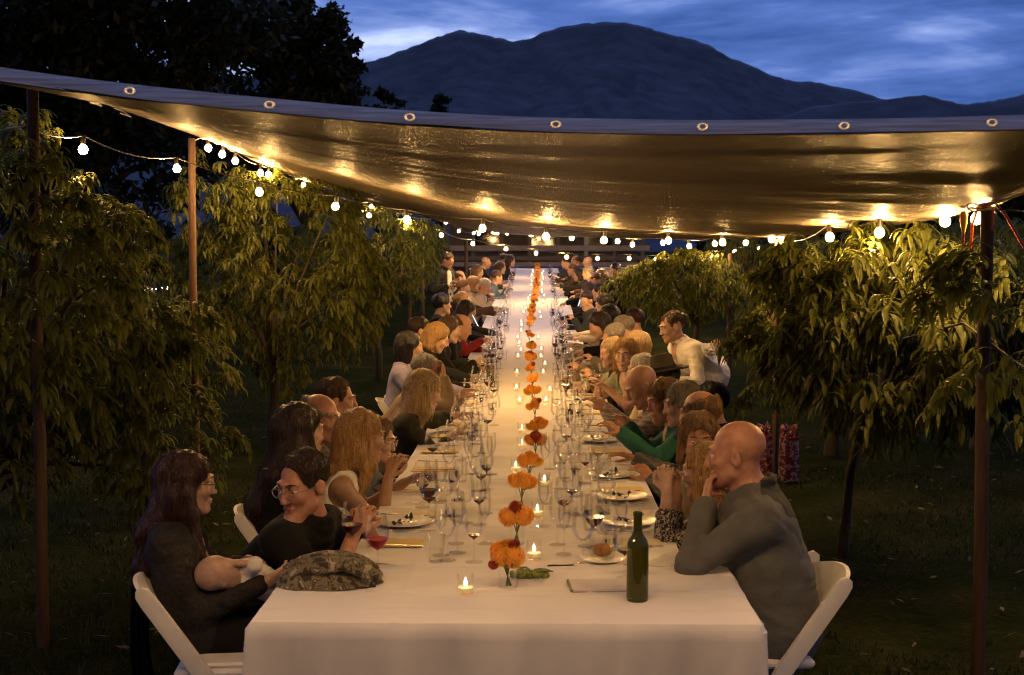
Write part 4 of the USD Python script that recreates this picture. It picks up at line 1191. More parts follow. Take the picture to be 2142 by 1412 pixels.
SKIN = {}
def mats_people():
    mat("skin_fair", (0.50, 0.32, 0.235), 0.5, 0.28, 26, sub=.05, bump=.12, bscale=260)
    mat("skin_ruddy", (0.45, 0.245, 0.17), 0.46, 0.30, 26, dark=(.36, .16, .10), sub=.05, bump=.12, bscale=260)
    mat("skin_tan", (0.36, 0.21, 0.14), 0.48, 0.25, 26, sub=.05, bump=.12, bscale=260)
    mat("skin_fair_far", (0.49, 0.31, 0.225), 0.5)
    mat("skin_ruddy_far", (0.44, 0.24, 0.165), 0.5)
    mat("skin_tan_far", (0.35, 0.205, 0.135), 0.5)
    mat("lip", (0.36, 0.10, 0.08), 0.4)
    mat("eye_white", (0.55, 0.50, 0.45), 0.2)
    mat("iris", (0.03, 0.02, 0.012), 0.1)
    for n, c, dk in (("black", (.010, .008, .007), .5), ("dark_brown", (.030, .015, .008), .5), ("auburn", (.034, .010, .006), .5), ("brown", (.085, .045, .020), .5), ("blonde", (.42, .24, .085), .55), ("pale_blonde", (.50, .35, .17), .5), ("grey", (.26, .23, .20), .5), ("white", (.55, .50, .44), .4), ("sandy", (.22, .12, .05), .5)):
        MAT["hair_" + n] = usdkit.material(stage, f"/World/Looks/hair_{n}", {
            "tc": ("texture_coordinate", {}), "mp": ("mapping", {"scale": (150.0, 150.0, 7.0)}), "n": ("noise_texture", {"scale": 1.0, "detail": 3.0, "distortion": 1.5}),
            "r": ("rgb_ramp", {"ramp": [(0.28, tuple(np.array(c) * .25)), (0.72, tuple(np.array(c) * 1.35))]}), "b": ("bump", {"strength": 1.0, "distance": .012}),
            "p": ("principled_bsdf", {"roughness": .38, "specular_ior_level": .5, "anisotropic": .4})},
            [("tc.object", "mp.vector"), ("mp.vector", "n.vector"), ("n.fac", "r.fac"), ("r.color", "p.base_color"), ("n.fac", "b.height"), ("b.normal", "p.normal")], surface="p.BSDF")
    for n, c in (("black", (.0045, .0042, .004)), ("charcoal", (.022, .028, .027)), ("olive", (.032, .032, .020)), ("grey", (.135, .118, .10)), ("white", (.74, .71, .67)), ("teal", (.035, .16, .115)), ("navy", (.012, .016, .035)), ("red", (.25, .02, .02)), ("lilac", (.26, .25, .40)), ("cream", (.60, .50, .36)), ("brown", (.07, .04, .025)), ("green", (.05, .06, .028)), ("blue", (.10, .16, .24)), ("pink", (.50, .26, .22)), ("tan", (.28, .20, .12)), ("sage", (.20, .22, .17)), ("slate", (.115, .118, .112))):
        mat("cloth_" + n, c, .85, .18, 14, bump=.35, bscale=160, sheen=.03, spec=.25)
    def checks(name, base, line, sx, w):
        MAT[name] = usdkit.material(stage, f"/World/Looks/{name}", {
            "tc": ("texture_coordinate", {}), "w1": ("wave_texture", {"wave_type": "bands", "bands_direction": "z", "scale": sx}), "w2": ("wave_texture", {"wave_type": "bands", "bands_direction": "diagonal", "scale": sx * .8}),
            "m": ("math", {"math_type": "maximum"}), "r": ("rgb_ramp", {"ramp": [(w, base), (w + .06, line)]}), "p": ("principled_bsdf", {"roughness": .85})},
            [("tc.object", "w1.vector"), ("tc.object", "w2.vector"), ("w1.fac", "m.value1"), ("w2.fac", "m.value2"), ("m.value", "r.fac"), ("r.color", "p.base_color")], surface="p.BSDF")
    checks("cloth_plaid", (.10, .105, .105), (.17, .165, .15), 5.5, .90)
    checks("cloth_check", (.20, .165, .14), (.34, .29, .25), 11.0, .78)
    MAT["cloth_animal"] = usdkit.material(stage, "/World/Looks/cloth_animal", {
        "tc": ("texture_coordinate", {}), "v": ("noise_texture", {"scale": 55.0, "detail": 1.0, "distortion": 2.2}), "r": ("rgb_ramp", {"ramp": [(.50, (.010, .009, .008)), (.55, (.38, .33, .27))]}), "p": ("principled_bsdf", {"roughness": .7})},
        [("tc.object", "v.vector"), ("v.fac", "r.fac"), ("r.color", "p.base_color")], surface="p.BSDF")
    MAT["cloth_lace"] = usdkit.material(stage, "/World/Looks/cloth_lace", {
        "tc": ("texture_coordinate", {}), "v": ("noise_texture", {"scale": 70.0, "detail": 3.0}), "r": ("rgb_ramp", {"ramp": [(.45, (.003, .0025, .0025)), (.66, (.020, .013, .011))]}), "b": ("bump", {"strength": .8, "distance": .005}), "p": ("principled_bsdf", {"roughness": .8})},
        [("tc.object", "v.vector"), ("v.fac", "r.fac"), ("r.color", "p.base_color"), ("v.fac", "b.height"), ("b.normal", "p.normal")], surface="p.BSDF")
    MAT["cloth_print"] = usdkit.material(stage, "/World/Looks/cloth_print", {
        "tc": ("texture_coordinate", {}), "v": ("voronoi_texture", {"scale": 42.0}), "r": ("rgb_ramp", {"ramp": [(.35, (.055, .045, .04)), (.5, (.17, .13, .11))]}), "p": ("principled_bsdf", {"roughness": .85})},
        [("tc.object", "v.vector"), ("v.distance", "r.fac"), ("r.color", "p.base_color")], surface="p.BSDF")
mats_people()
mat("hat_felt", (.085, .075, .045), .9, .2, 20, bump=.3, bscale=200)

def strands(parent, m, crown, st, mt, seed):
    """Loose fine hairs over the hair's surface, combed away from the crown and down."""
    v, f = m
    g = np.random.default_rng(seed + 3)
    a, b, c = v[f[:, 0]], v[f[:, 1]], v[f[:, 2]]
    n = np.cross(b - a, c - a); ar = np.linalg.norm(n, axis=1); n = n / (ar[:, None] + 1e-12)
    k = 1500
    i = g.choice(len(f), k, p=ar / ar.sum())
    w = g.dirichlet((1, 1, 1), k)
    p = a[i] * w[:, :1] + b[i] * w[:, 1:2] + c[i] * w[:, 2:]
    nn = n[i]
    flow = unit_rows(p - crown) * (.8 if st in ("short", "receding", "fringe", "updo", "full") else .35) + np.array([0, 0, -.9])
    flow += g.normal(0, .16, (k, 3))
    flow -= nn * (flow * nn).sum(1, keepdims=True)
    flow = unit_rows(flow)
    L = (.020 if st in ("short", "receding", "fringe", "updo", "full") else .055) * g.uniform(.5, 1.4, k)
    s = np.linspace(0, 1, 5)
    lift = .0035 * g.random(k)
    P_ = p[:, None] + flow[:, None] * (L[:, None] * s)[..., None] + nn[:, None] * ((.0008 + lift[:, None] * s * (1.3 - s)) - (L[:, None] * s) ** 2 * 4)[..., None]
    cv = UsdGeom.BasisCurves.Define(stage, str(path_for("loose_hair", parent)))
    cv.CreateTypeAttr("linear")
    cv.CreateCurveVertexCountsAttr(Vt.IntArray.FromNumpy(np.full(k, 5, np.int32)))
    cv.CreatePointsAttr(Vt.Vec3fArray.FromNumpy(P_.reshape(-1, 3).astype(np.float32)))
    cv.CreateWidthsAttr(Vt.FloatArray.FromNumpy(np.tile(np.array([.0012, .0014, .0013, .0010, .0004], np.float32), k)))
    cv.SetWidthsInterpolation("vertex")
    UsdShade.MaterialBindingAPI.Apply(cv.GetPrim()).Bind(MAT[mt])
    tag(cv.GetPrim(), kind="stuff")

def unit_rows(x):
    return x / (np.linalg.norm(x, axis=1, keepdims=True) + 1e-12)

def person(label, head, look, hip, body=None, hands=None, top="black", sleeve="long", bottom="black", hair=("short", "brown"), skin="fair", fem=False, res=.014, stand=False, group=None,
           glasses=None, hat=None, collar=False, belly=0.0, yoke=None, curl=.6, headk=0.99, poles=None, palms=None, neck="crew", build=1.0, girth=1.0, extra=None, pitch=None):
    """head: centre of the head; look: direction of the face; hip: the seat of the body; hands: (left, right) wrists."""
    head, hip = np.asarray(head, float), np.asarray(hip, float)
    t = thing("person", label, "person", (hip[0], hip[1], 0 if stand else 0))
    O = np.array([hip[0], hip[1], 0.0])
    H, hp = head - O, hip - O
    near = res < .0105
    look = unit(look); R = frame(look); k = headk
    bf = unit(np.array([*(body if body is not None else look[:2]), 0.0])); br = np.array([bf[1], -bf[0], 0.0])
    nb = H + R @ np.array([0, -.040, -.115]) * k - [0, 0, .052] - bf * .02          # base of the neck
    u = unit(nb - hp); C = nb - u * .055
    W = (.88 if fem else 1.0) * build
    mid = lerp(hp, C, .48) - bf * .015
    sh = [C - br * .178 * W + u * .008, C + br * .178 * W + u * .008]
    l1, l2 = (.275, .245) if fem else (.30, .265)
    if hands is None:
        hands = (hp + bf * .42 - br * .12 + [0, 0, .20], hp + bf * .42 + br * .12 + [0, 0, .20])
    else:
        hands = [np.asarray(q, float) - O for q in hands]
    arms = []
    for i, s in enumerate((-1, 1)):
        pole = np.array(poles[i]) if poles is not None and poles[i] is not None else br * s * .55 - [0, 0, .8] - bf * .2
        e, wv = ik(sh[i], hands[i], l1, l2, pole)
        arms.append((sh[i], e, wv))
    def torso(o):
        A = Field()
        for s in (-1, 1):
            q = br * s * W
            A.cone(C + q * .075 - u * .05, mid + q * .070, .098 * W * (.5 + girth / 2) + o, .098 * W * girth + o, .05)
            A.cone(mid + q * .070, hp + q * .080 + [0, 0, .03], .100 * W * girth + o, .118 * W * girth + o, .05)
            A.cone(nb + q * .02 + u * .012, C + q * .150 + u * .012, .046 * W + o, .057 * W + o, .05)
            if fem: A.ell(C - u * .15 + bf * .085 + q * .068, np.full(3, .062 + o), None, .03)
        A.cone(C + bf * .02, mid + bf * .02, .095 * W + o, .10 * W + o, .04)
        if belly: A.ell(lerp(hp, C, .34) + bf * (.07 + belly * .5), np.array([.13, .13, .14]) * (1 + belly) , None, .06)
        return A
    def arm(A, i, o, frac, loose=0.0):
        a, e, wv = arms[i]
        aw = .92 if fem else 1.0
        if frac <= 0: return
        f1 = min(frac, .5) * 2
        A.cone(a, lerp(a, e, f1), .057 * W * aw + o, (.057 + (.041 - .057) * f1) * aw + o + loose * .5, .035)
        if frac > .5:
            f2 = (frac - .5) * 2
            A.cone(e, lerp(e, wv, f2), .043 * aw + o + loose * .5, (.043 + (.027 - .043) * f2) * aw + o + loose, .02)
    # skin: one continuous body
    A, X = head_field(H, R, k, fem)
    A.add(torso(-.004))
    A.chain([H + R @ np.array([0, -.022, -.055]) * k, lerp(H + R @ np.array([0, -.03, -.10]) * k, nb, .5), nb - u * .03], [.055 * k * (.88 if fem else 1), .052 * (.86 if fem else 1.04), .062 * W], .03)
    for i, s in enumerate((-1, 1)):
        arm(A, i, 0, 1.0)
        a, e, wv = arms[i]
        pn = np.asarray(palms[i], float) if palms is not None and palms[i] is not None else np.array([0, 0, -1.0]) - br * s * .3
        dd = unit(wv - e)
        hand_field(A, wv, unit(dd + bf * .15), pn, s, .95 if fem else 1.04, curl)
    body_m = obj("body", skin_mesh(A, res), "skin_" + skin + ("" if near else "_far"), t, smooth=True)
    # clothes
    off = .011
    T = torso(off)
    fr = {"long": .97, "three": .78, "short": .42, "none": 0.0, "cap": .16}[sleeve]
    for i in (0, 1):
        arm(T, i, off, fr, .006 if sleeve in ("long", "three") else .008)
    nk = nb + u * .02 + bf * .012
    if neck == "v":
        T.cone(nk + bf * .05, C + bf * .16 - u * .13, .062, .03, .01, cut=True)
    elif neck == "tank":
        T.cone(nk + bf * .03 + u * .03, C + bf * .11 - u * .05, .095, .06, .01, cut=True)
        for s in (-1, 1): T.ell(sh[0 if s < 0 else 1] + br * s * .035, np.array([.070, .085, .10]), None, .01, cut=True)
    T.cone(nk - u * .01, H + R @ np.array([0, -.01, -.02]), .060 * (.9 if fem else 1), .085, .01, cut=True)
    if collar:
        for j in range(10):
            a1, a2 = [2 * math.pi * (x / 10) for x in (j, j + .9)]
            g = lambda a_: nb + u * (.056 - .030 * math.cos(a_)) + (br * math.sin(a_) + bf * math.cos(a_)) * (.074 * (.9 if fem else 1.0) * build ** .4)
            T.cone(g(a1), g(a2), .013, .013, .006)
    sd = abs(hash((round(float(hip[0]), 3), round(float(hip[1]), 3)))) % 97
    wr = 1.0 if near else .6
    def rel(q):
        w = .05 * (meshkit.noise(q * 6, sd + 1) - .5)
        a_ = np.abs(meshkit.noise(np.stack([q[:, 0] * 7 + w * 60, q[:, 1] * 7, q[:, 2] * 15 + q[:, 0] * 7 + w * 50], -1), sd) - .5)
        b_ = np.abs(meshkit.noise(np.stack([q[:, 0] * 13 - q[:, 2] * 9, q[:, 1] * 13 + w * 60, q[:, 2] * 24], -1), sd + 7) - .5)
        return wr * (.030 * (np.minimum(a_, .22) - .12) * -1 + .012 * (np.minimum(b_, .2) - .1) * -1 + .010 * (meshkit.noise(q * 5, sd + 3) - .5))
    tv, tf = skin_mesh(T, max(res, .009), rel)
    if yoke:                                                  # a darker panel sewn over the shoulders and upper back
        ce = tv[tf].mean(1) - C
        al, bk_ = ce @ u, ce @ bf
        m = (al > -.055 + .35 * np.abs(ce @ br)) & (bk_ < -.005) & (np.abs(ce @ br) < .17)
        def part_of(fs):
            ids, inv = np.unique(fs, return_inverse=True)
            return tv[ids], inv.reshape(-1, 3)
        obj("yoke", part_of(tf[m]), "cloth_" + yoke, t, smooth=True)
        tv, tf = part_of(tf[~m])
    obj("top", (tv, tf), "cloth_" + top, t, smooth=True)
    # trousers or skirt with shoes
    B = Field()
    gz_ = float(rise(hip[1]))
    feet = []
    for s in (-1, 1):
        h0 = hp + br * s * .085 + [0, 0, .0]
        if stand:
            kn = h0 + bf * .04 - [0, 0, .42]; an = np.array([*(h0 - bf * .05)[:2], gz_ + .09])
        else:
            kn = h0 + bf * .40 + br * s * .03 + [0, 0, .01]; kn[2] = gz_ + .50; an = kn + bf * (-.03) ; an = np.array([an[0], an[1], gz_ + .09])
        B.chain([h0, kn, an], [.105 * W, .068, .048], .03); feet.append((an, bf))
    B.cone(hp - br * .07 + [0, 0, .06], hp + br * .07 + [0, 0, .06], .112 * W + (.02 * (belly > 0)), None, .04)
    obj("skirt" if bottom == "skirt" else "trousers", skin_mesh(B, max(res, .013)), "cloth_" + ("black" if bottom == "skirt" else bottom), t, smooth=True)
    for an, d in feet:
        S = Field().cone(an + [0, 0, -.055] - d * .04, an + d * .15 + [0, 0, -.06], .036, .030, .02)
        obj("shoe", skin_mesh(S, .016), "black_plastic", t, smooth=True)
    # hair
    st, hc = hair
    if st != "bald":
        G = Field()
        th = .0065 if st == "updo" else .0
        G.ell(X(0, -.022, .044), (np.array([.083, .103, .087]) - th) * k, R, .02)
        dn = np.array([0, 0, -1.0])
        bk = H + R @ np.array([0, -.085, .0]) * k
        if st in ("bob", "long", "wavy"):
            for s in (-1, 1):
                G.cone(X(s * .068, -.02, .03), X(s * .074, -.025, -.085) + dn * .02, .034 * k, .030 * k, .03)
            G.cone(X(0, -.07, .0), X(0, -.068, -.085) + dn * .02, .068 * k, .056 * k, .04)
        if st in ("long", "wavy"):
            e1 = nb - bf * .085 + dn * .10; L = .26 if st == "wavy" else .22
            for s in (-1, 0, 1):
                G.chain([X(s * .055, -.055, -.05), nb - bf * .06 + br * s * .065 + dn * .02, C - bf * .115 + br * s * .07 - u * .10, C - bf * .12 + br * s * .055 - u * L], [.050, .050, .042, .012], .04)
            for s in (-1, 1):
                G.chain([X(s * .072, .0, -.03), X(s * .08, .015, -.11), C + br * s * .085 + bf * .085 - u * .06, C + br * s * .075 + bf * .115 - u * .16], [.026, .030, .026, .008], .03)
        if st == "updo":
            G.ell(X(0, -.115, .035), np.array([.042, .040, .040]) * k, R, .02)
        if st == "full":
            G.ell(X(0, -.03, .05), np.array([.092, .112, .098]) * k, R, .03)
        # face, ears and nape stay clear
        G.ell(X(0, .112, -.018), np.array([.070, .082, .099]) * k, R, .010, cut=True)
        if st in ("short", "fringe", "updo", "full"):
            for s in (-1, 1):
                G.ell(X(s * .088, .022, -.030), np.array([.030, .050, .050]) * k, R, .012, cut=True)
            G.ell(X(0, -.05, -.125), np.array([.12, .10, .070]) * k, R, .02, cut=True)
        if st == "fringe":
            G.ell(X(0, .030, .115), np.array([.088, .125, .085]) * k, R, .012, cut=True)
        if st == "receding":
            G.ell(X(0, .125, .038), np.array([.082, .086, .074]) * k, R, .02, cut=True)
        hrel = lambda q: .016 * (meshkit.noise(np.stack([q[:, 0] * 70, q[:, 1] * 70, q[:, 2] * 9], -1), 5) - .5) + .014 * (meshkit.noise(np.stack([q[:, 0] * 22, q[:, 1] * 22, q[:, 2] * 7], -1), 6) - .5)
        hm_ = skin_mesh(G, max(res * .9, .006), hrel)
        ho = obj("hair", hm_, "hair_" + hc, t, smooth=True)
        if near or res < .0115:
            strands(ho, hm_, X(0, -.03, .13), st, "hair_" + hc, int(sd))
    # face details
    if near or res < .013:
        for s in (-1, 1):
            ey = obj("eye", sphere(.0112 * k, X(s * .031, .0785, .0045), 2), "eye_white", t, smooth=True)
            obj("iris", sphere(.0062 * k, X(s * .031, .0842, .0045), 2), "iris", ey, smooth=True)
            br_c = "hair_" + ("grey" if hc in ("white", "grey") else "brown" if hc in ("blonde", "pale_blonde", "sandy") else hc)
            obj("eyebrow", tube([X(s * .014, .0990, .0295), X(s * .030, .0960, .0355), X(s * .047, .0800, .0310)], [.0030 * k, .0034 * k, .0018 * k], 6), br_c, t, smooth=True)
        obj("lips", join(tube([X(-.022, .0875, -.0625), X(-.009, .0955, -.0600), X(0, .0960, -.0612), X(.009, .0955, -.0600), X(.022, .0875, -.0625)], [.001, .0042 * k, .0036 * k, .0042 * k, .001], 6),
                         tube([X(-.020, .0875, -.0655), X(0, .0958, -.0710), X(.020, .0875, -.0655)], [.001, .0052 * k, .001], 6)), "lip", t, smooth=True)
    if glasses:
        gl = [] 
        rim = []
        for s in (-1, 1):
            a = np.linspace(0, 2 * np.pi, 21)
            rim.append(tube(np.array([X(s * .032 + .023 * math.cos(x), .108 - .006 * abs(math.cos(x)) * (1 if s * math.cos(x) > 0 else 0), .003 + .017 * math.sin(x)) for x in a]), .0018 * k, 6))
            rim.append(tube([X(s * .055, .103, .008), X(s * .077, .05, .008), X(s * .080, -.005, .006)], .0018 * k, 6))
        rim.append(tube([X(-.009, .109, .006), X(.009, .109, .006)], .0016 * k, 6))
        obj("glasses", join(*rim), glasses, t, smooth=True)
    if hat == "fedora":
        HR = R @ rotx(-.05)
        hm = lathe([(0, .088), (.05, .090), (.066, .080), (.075, .02), (.082, .0), (.150, .004), (.152, .000), (.150, -.004), (.080, -.006), (0, -.006)], 32)
        v = hm[0] * [.95, 1.15, 1.25] * k; v[:, 2] -= .02 * ((np.abs(v[:, 0]) < .02) & (v[:, 2] > .08)); v[:, 2] += .010 * (np.abs(v[:, 0]) > .1)
        ht = obj("hat", move((v, hm[1]), X(0, -.012, .068), HR), "hat_felt", t, smooth=50)
        bd = lathe([(.081, .0), (.0825, .0), (.0795, .026), (.078, .026)], 32)
        obj("hat_band", move((bd[0] * [.955, 1.155, 1.0] * k + [0, 0, .002], bd[1]), X(0, -.012, .068), HR), "cloth_charcoal", ht, smooth=40)
    if hat == "cap":
        cp = Field(); cp.ell(X(0, -.018, .050), np.array([.088, .106, .084]) * k, R); cp.ell(X(0, 0, -.05), np.array([.15, .16, .09]) * k, R, .01, cut=True); cp.cone(X(-.03, .09, .035), X(.03, .09, .035), .02, .02, .02); cp.ell(X(0, .13, .022), np.array([.06, .06, .010]) * k, R, .01)
        obj("cap", skin_mesh(cp, .008), "cloth_cream", t, smooth=True)
    if extra: extra(t, locals())
    return t


def scarf():
    c = P(690, 1240, 4.53); z = TZ + .012
    A = Field()
    g = np.random.default_rng(12)
    q = lambda x, y, h: np.array([c[0] + x, c[1] + y, z + h])
    A.ell(q(0, 0, .0), (.165, .105, .055), None, .03)
    A.ell(q(-.08, -.05, .0), (.10, .075, .05), None, .03); A.ell(q(.09, .03, .0), (.095, .07, .055), None, .03)
    def fold(pts, r):
        P_ = np.array([q(*p) for p in pts]); t = np.linspace(0, len(P_) - 1, 5 * len(P_))
        w = np.stack([PI_(np.arange(len(P_)), P_[:, i])(t) for i in range(3)], 1)
        for i in range(len(w) - 1):
            A.cone(w[i], w[i + 1], r * (.75 + .5 * math.sin(math.pi * i / len(w))), None, .006)
    dome = lambda x, y: .084 * math.sqrt(max(0, 1 - (x / .185) ** 2 - (y / .125) ** 2)) + .004
    for i in range(17):
        y0 = -.11 + .0135 * i; ph = g.uniform(0, 6); am = g.uniform(.010, .028); x0, x1 = sorted(g.uniform(-.19, .19, 2) if i % 3 else (-.17 + g.uniform(-.02, .02), .17))
        if x1 - x0 < .1: x0 = max(-.17, min(x0, .03)); x1 = x0 + .14
        pts = []
        for k in range(6):
            x = x0 + (x1 - x0) * k / 5; y = y0 * (1 - .35 * abs(x) / .19) + am * math.sin(ph + 9 * x) + .18 * x * (1 if i % 2 else -.2)
            pts.append((x, y, dome(x, y)))
        fold(pts, g.uniform(.007, .017))
    for k in range(11):                                       # the loose edges lie in flat lobes round the heap
        a_ = 2 * math.pi * k / 11 + g.uniform(-.2, .2); x, y = .165 * math.cos(a_), .105 * math.sin(a_)
        A.ell(q(x, y, -.002), (g.uniform(.035, .055), g.uniform(.022, .035), g.uniform(.010, .018)), rotz(a_ + 1.2), .008)
    v, f = skin_mesh(A, .0045, lambda x: .006 * (meshkit.fbm(x * 30, 3, 6) - .5))
    v[:, 2] = np.maximum(v[:, 2], TZ + .009)
    return v, f
obj("scarf", scarf(), "camouflage", smooth=True, label="crumpled brown and olive patterned scarf heaped on the left corner of the end table", cat="scarf")
# ---------------------------------------------------------------- the guests
CH = chair_proto("white folding chair of the woman with the baby, its side rail slanting at near left", (-1.13, 4.62, 0), 6)
def chair(label, x, y, rz, group=None):
    return dup(CH, label, (x, y, float(rise(y))), rz, group)
HC = "white folding chairs mostly hidden behind the seated guests"
def hidden_chair(x, y, side):
    x -= 0
    return chair("white folding chair mostly hidden behind a seated guest", x, y, 180 if side > 0 else 0, HC)

# --- left, from the camera away
# the woman with the baby
def scarf_hair(t, L): pass
person("woman with long dark red hair and black lace top holding a baby", P(392, 1010, 4.82), (.95, .30, -.10), (-1.26, 4.74, .50), body=(1, .12),
       hands=(P(500, 1182, 4.95), P(545, 1222, 4.66)), top="lace", sleeve="long", bottom="black", hair=("wavy", "auburn"), fem=True, res=.0075, glasses="black_plastic", neck="v", curl=.5,
       poles=(None, np.array([-.2, -.35, -1.0])), palms=(np.array([.2, -.7, -.5]), np.array([0, .8, .6])), build=1.08)
# the baby lies along her forearm, its head towards the camera
def baby():
    hd = P(462, 1203, 4.62)
    t = thing("person", "bald baby in a white top asleep on the arm of the woman in black lace", "baby", (0, 0, 0))
    R = frame((.75, .25, .62), (-.5, -.4, .6))
    A, X = head_field(hd, R, .62, baby=True)
    A.ell(X(0, -.03, .05), np.array([.080, .094, .086]) * .68, R, .03)
    b1, b2 = P(520, 1205, 4.70), P(585, 1235, 4.78)
    A.cone(hd, b1, .035, .048, .03); A.cone(b1, b2, .052, .050, .03)
    A.chain([b1 + [0, -.03, .03], P(535, 1180, 4.63), P(500, 1178, 4.62)], [.021, .017, .013], .008)
    hand_field(A, P(502, 1178, 4.62), np.array([-1, 0, .1]), np.array([0, 0, -1.0]), 1, .5, .9)
    A.chain([b2, P(600, 1225, 4.7), P(590, 1250, 4.68)], [.035, .03, .022], .02)
    obj("body", skin_mesh(A, .006), "skin_fair", t, smooth=True)
    B = Field().cone(lerp(hd, b1, .62), b1, .050, .060, .03).cone(b1, b2, .062, .06, .03).chain([b1 + [0, -.03, .03], lerp(b1 + [0, -.03, .03], P(535, 1180, 4.63), .9)], [.036, .031], .01)
    obj("top", skin_mesh(B, .008, lambda q: .008 * (meshkit.noise(q * 40, 2) - .5)), "cloth_white", t, smooth=True)
baby()
# the man in the black shirt
chair("white folding chair behind the man in the black short sleeved shirt", -1.22, 5.22, 8)
person("man with brown hair, thin glasses and black short sleeved shirt facing the camera", P(632, 1014, 5.02), (-.52, -.86, -.20), (-1.14, 5.20, .50), body=(.92, -.35),
       hands=(P(762, 1092, 5.22), P(742, 1112, 4.98)), top="black", sleeve="short", hair=("receding", "dark_brown"), skin="ruddy", res=.007, glasses="steel", collar=True, curl=.9,
       poles=(np.array([.3, .5, -.6]), np.array([-.1, -.6, -.9])), palms=(np.array([0, -.6, -.6]), np.array([0, .7, -.4])), build=1.06, headk=1.08)
person("woman seen from behind with long dark brown hair past the black shirted man", P(628, 905, 5.80), (.75, .65, -.05), (-1.22, 5.85, .50), body=(1, .3), top="black", hair=("wavy", "dark_brown"), fem=True, res=.009, headk=1.1)
person("blonde woman with straight long hair in a white sleeveless top, seen from behind", P(757, 915, 6.02), (.80, .55, -.12), (-1.06, 5.95, .50), body=(1, .1),
       hands=(P(845, 1010, 6.3), P(812, 1000, 6.0)), top="white", sleeve="none", neck="tank", hair=("long", "blonde"), skin="tan", fem=True, res=.0085, poles=(None, np.array([-.3, -.6, -1.0])), headk=1.08)
person("bald man with grey temples in a patterned grey shirt behind the long haired woman", P(672, 875, 6.75), (.90, -.25, -.12), (-1.22, 6.7, .50), body=(1, 0), top="print", sleeve="long", hair=("fringe", "grey"), skin="ruddy", res=.009, collar=True, headk=1.06)
person("woman in glasses and pale blue top beyond the blonde in white", P(788, 918, 6.75), (.93, -.15, -.25), (-1.05, 6.75, .50), body=(1, 0), hands=(P(905, 1010, 7.0), P(868, 1018, 6.6)), top="blue", sleeve="three", hair=("short", "sandy"), fem=True, res=.010, glasses="steel")
person("man with thinning brown hair behind the bald man, nearest group on the left", P(705, 838, 7.5), (.93, .1, -.08), (-1.26, 7.45, .50), body=(1, .1), top="grey", hair=("receding", "brown"), skin="ruddy", res=.011, headk=1.08)
chair("white folding chair back standing out behind the blonde woman in the olive top", -1.19, 8.1, 0)
person("woman with long pale blonde hair in a dark olive top leaning over the table", P(888, 818, 8.05), (.88, .45, -.30), (-1.04, 8.05, .50), body=(1, .15), hands=(P(960, 868, 8.6), P(950, 908, 8.1)), top="olive", sleeve="three", hair=("long", "pale_blonde"), fem=True, res=.010, poles=(None, np.array([0, -.6, -.9])), headk=1.06)
person("man with receding hair holding his hand to his chin beyond the blonde in olive", P(893, 778, 8.9), (.96, .1, -.15), (-1.10, 8.9, .50), body=(1, 0), hands=(P(960, 832, 9.1), P(928, 792, 8.8)), top="tan", hair=("receding", "grey"), skin="ruddy", res=.012, palms=(None, np.array([-1.0, 0, .3])))

def guest(px, py, side, label, hair, top, fem=False, look=None, skin="fair", d=None, zt=1.19, sleeve="long", hands=None, res=None, **kw):
    if d is None:
        lo, hi = 6.0, 36.0
        for _ in range(40):
            d = (lo + hi) / 2
            if 1.945 - zt - float(rise(d)) - (py - 526) * d / F > 0: lo = d
            else: hi = d
    h = P(px, py, d)
    ex = TX0 if side < 0 else TX1
    hx = side * max(side * h[0] + .10, abs(ex) + .32)
    if res is None:
        res = .013 if d < 12 else .017 if d < 18 else .022
    z0 = float(rise(d))
    if hands is None:
        g = np.random.default_rng(int(px * 7 + py))
        hands = [(ex - side * g.uniform(.02, .22), d + yy + g.uniform(-.05, .05), TZ + z0 + .035 + (.12 if g.random() < .3 else 0)) for yy in ((.14, -.14) if side < 0 else (-.14, .14))]
    lk = look if look is not None else (-side, .15, -.2)
    person(label, h, lk, (hx, d + .03, z0 + .50), body=(-side, 0), hands=hands, top=top, hair=hair, fem=fem, skin=skin, sleeve=sleeve, res=res, curl=.95, **kw)
    hidden_chair(hx - side * .15, d + .03, side)

guest(915, 706, -1, "woman with a short blonde bob and black top looking down, on the left", ("bob", "blonde"), "black", True, (.85, .1, -.5), d=10.9)
guest(880, 692, -1, "brown haired man behind the woman with the blonde bob", ("short", "dark_brown"), "charcoal", look=(1, .2, -.1), d=11.7)
guest(858, 726, -1, "dark haired woman in a lilac top, outermost on the left beside the blonde bob", ("bob", "black"), "lilac", True, (1, .3, -.1), d=10.2)
guest(966, 684, -1, "balding man in a black jacket with his forearm on the table, left side", ("fringe", "brown"), "black", look=(.9, -.1, -.4), skin="ruddy", d=12.4)
guest(940, 690, -1, "woman with curly brown hair between the blonde bob and the balding man", ("bob", "brown"), "black", True, (1, .2, -.2), d=11.8)
guest(978, 652, -1, "dark haired woman in a red dress looking at a bright phone", ("bob", "dark_brown"), "red", True, (.9, .2, -.4), d=14.2)
guest(969, 629, -1, "woman with a blonde bun and black top, above the red dress", ("updo", "blonde"), "black", True, (1, .4, 0))
guest(926, 638, -1, "man in a black coat with dark hair, outermost at far left", ("full", "black"), "black", look=(1, .5, 0), d=15.2)
guest(970, 603, -1, "man with sandy hair and dark shirt at far left, below the standing man", ("short", "sandy"), "brown", look=(.9, -.2, -.1))
guest(992, 594, -1, "woman with light blonde hair at far left wearing white", ("bob", "blonde"), "cream", True)
guest(1015, 599, -1, "white haired man in a pale shirt leaning to the far left table edge", ("short", "white"), "cream", skin="ruddy", zt=1.15)
guest(962, 581, -1, "balding ruddy man beside the standing man in the blazer", ("fringe", "brown"), "charcoal", skin="ruddy")
guest(1000, 569, -1, "fair haired woman in dark green near the far left end", ("bob", "sandy"), "green", True)
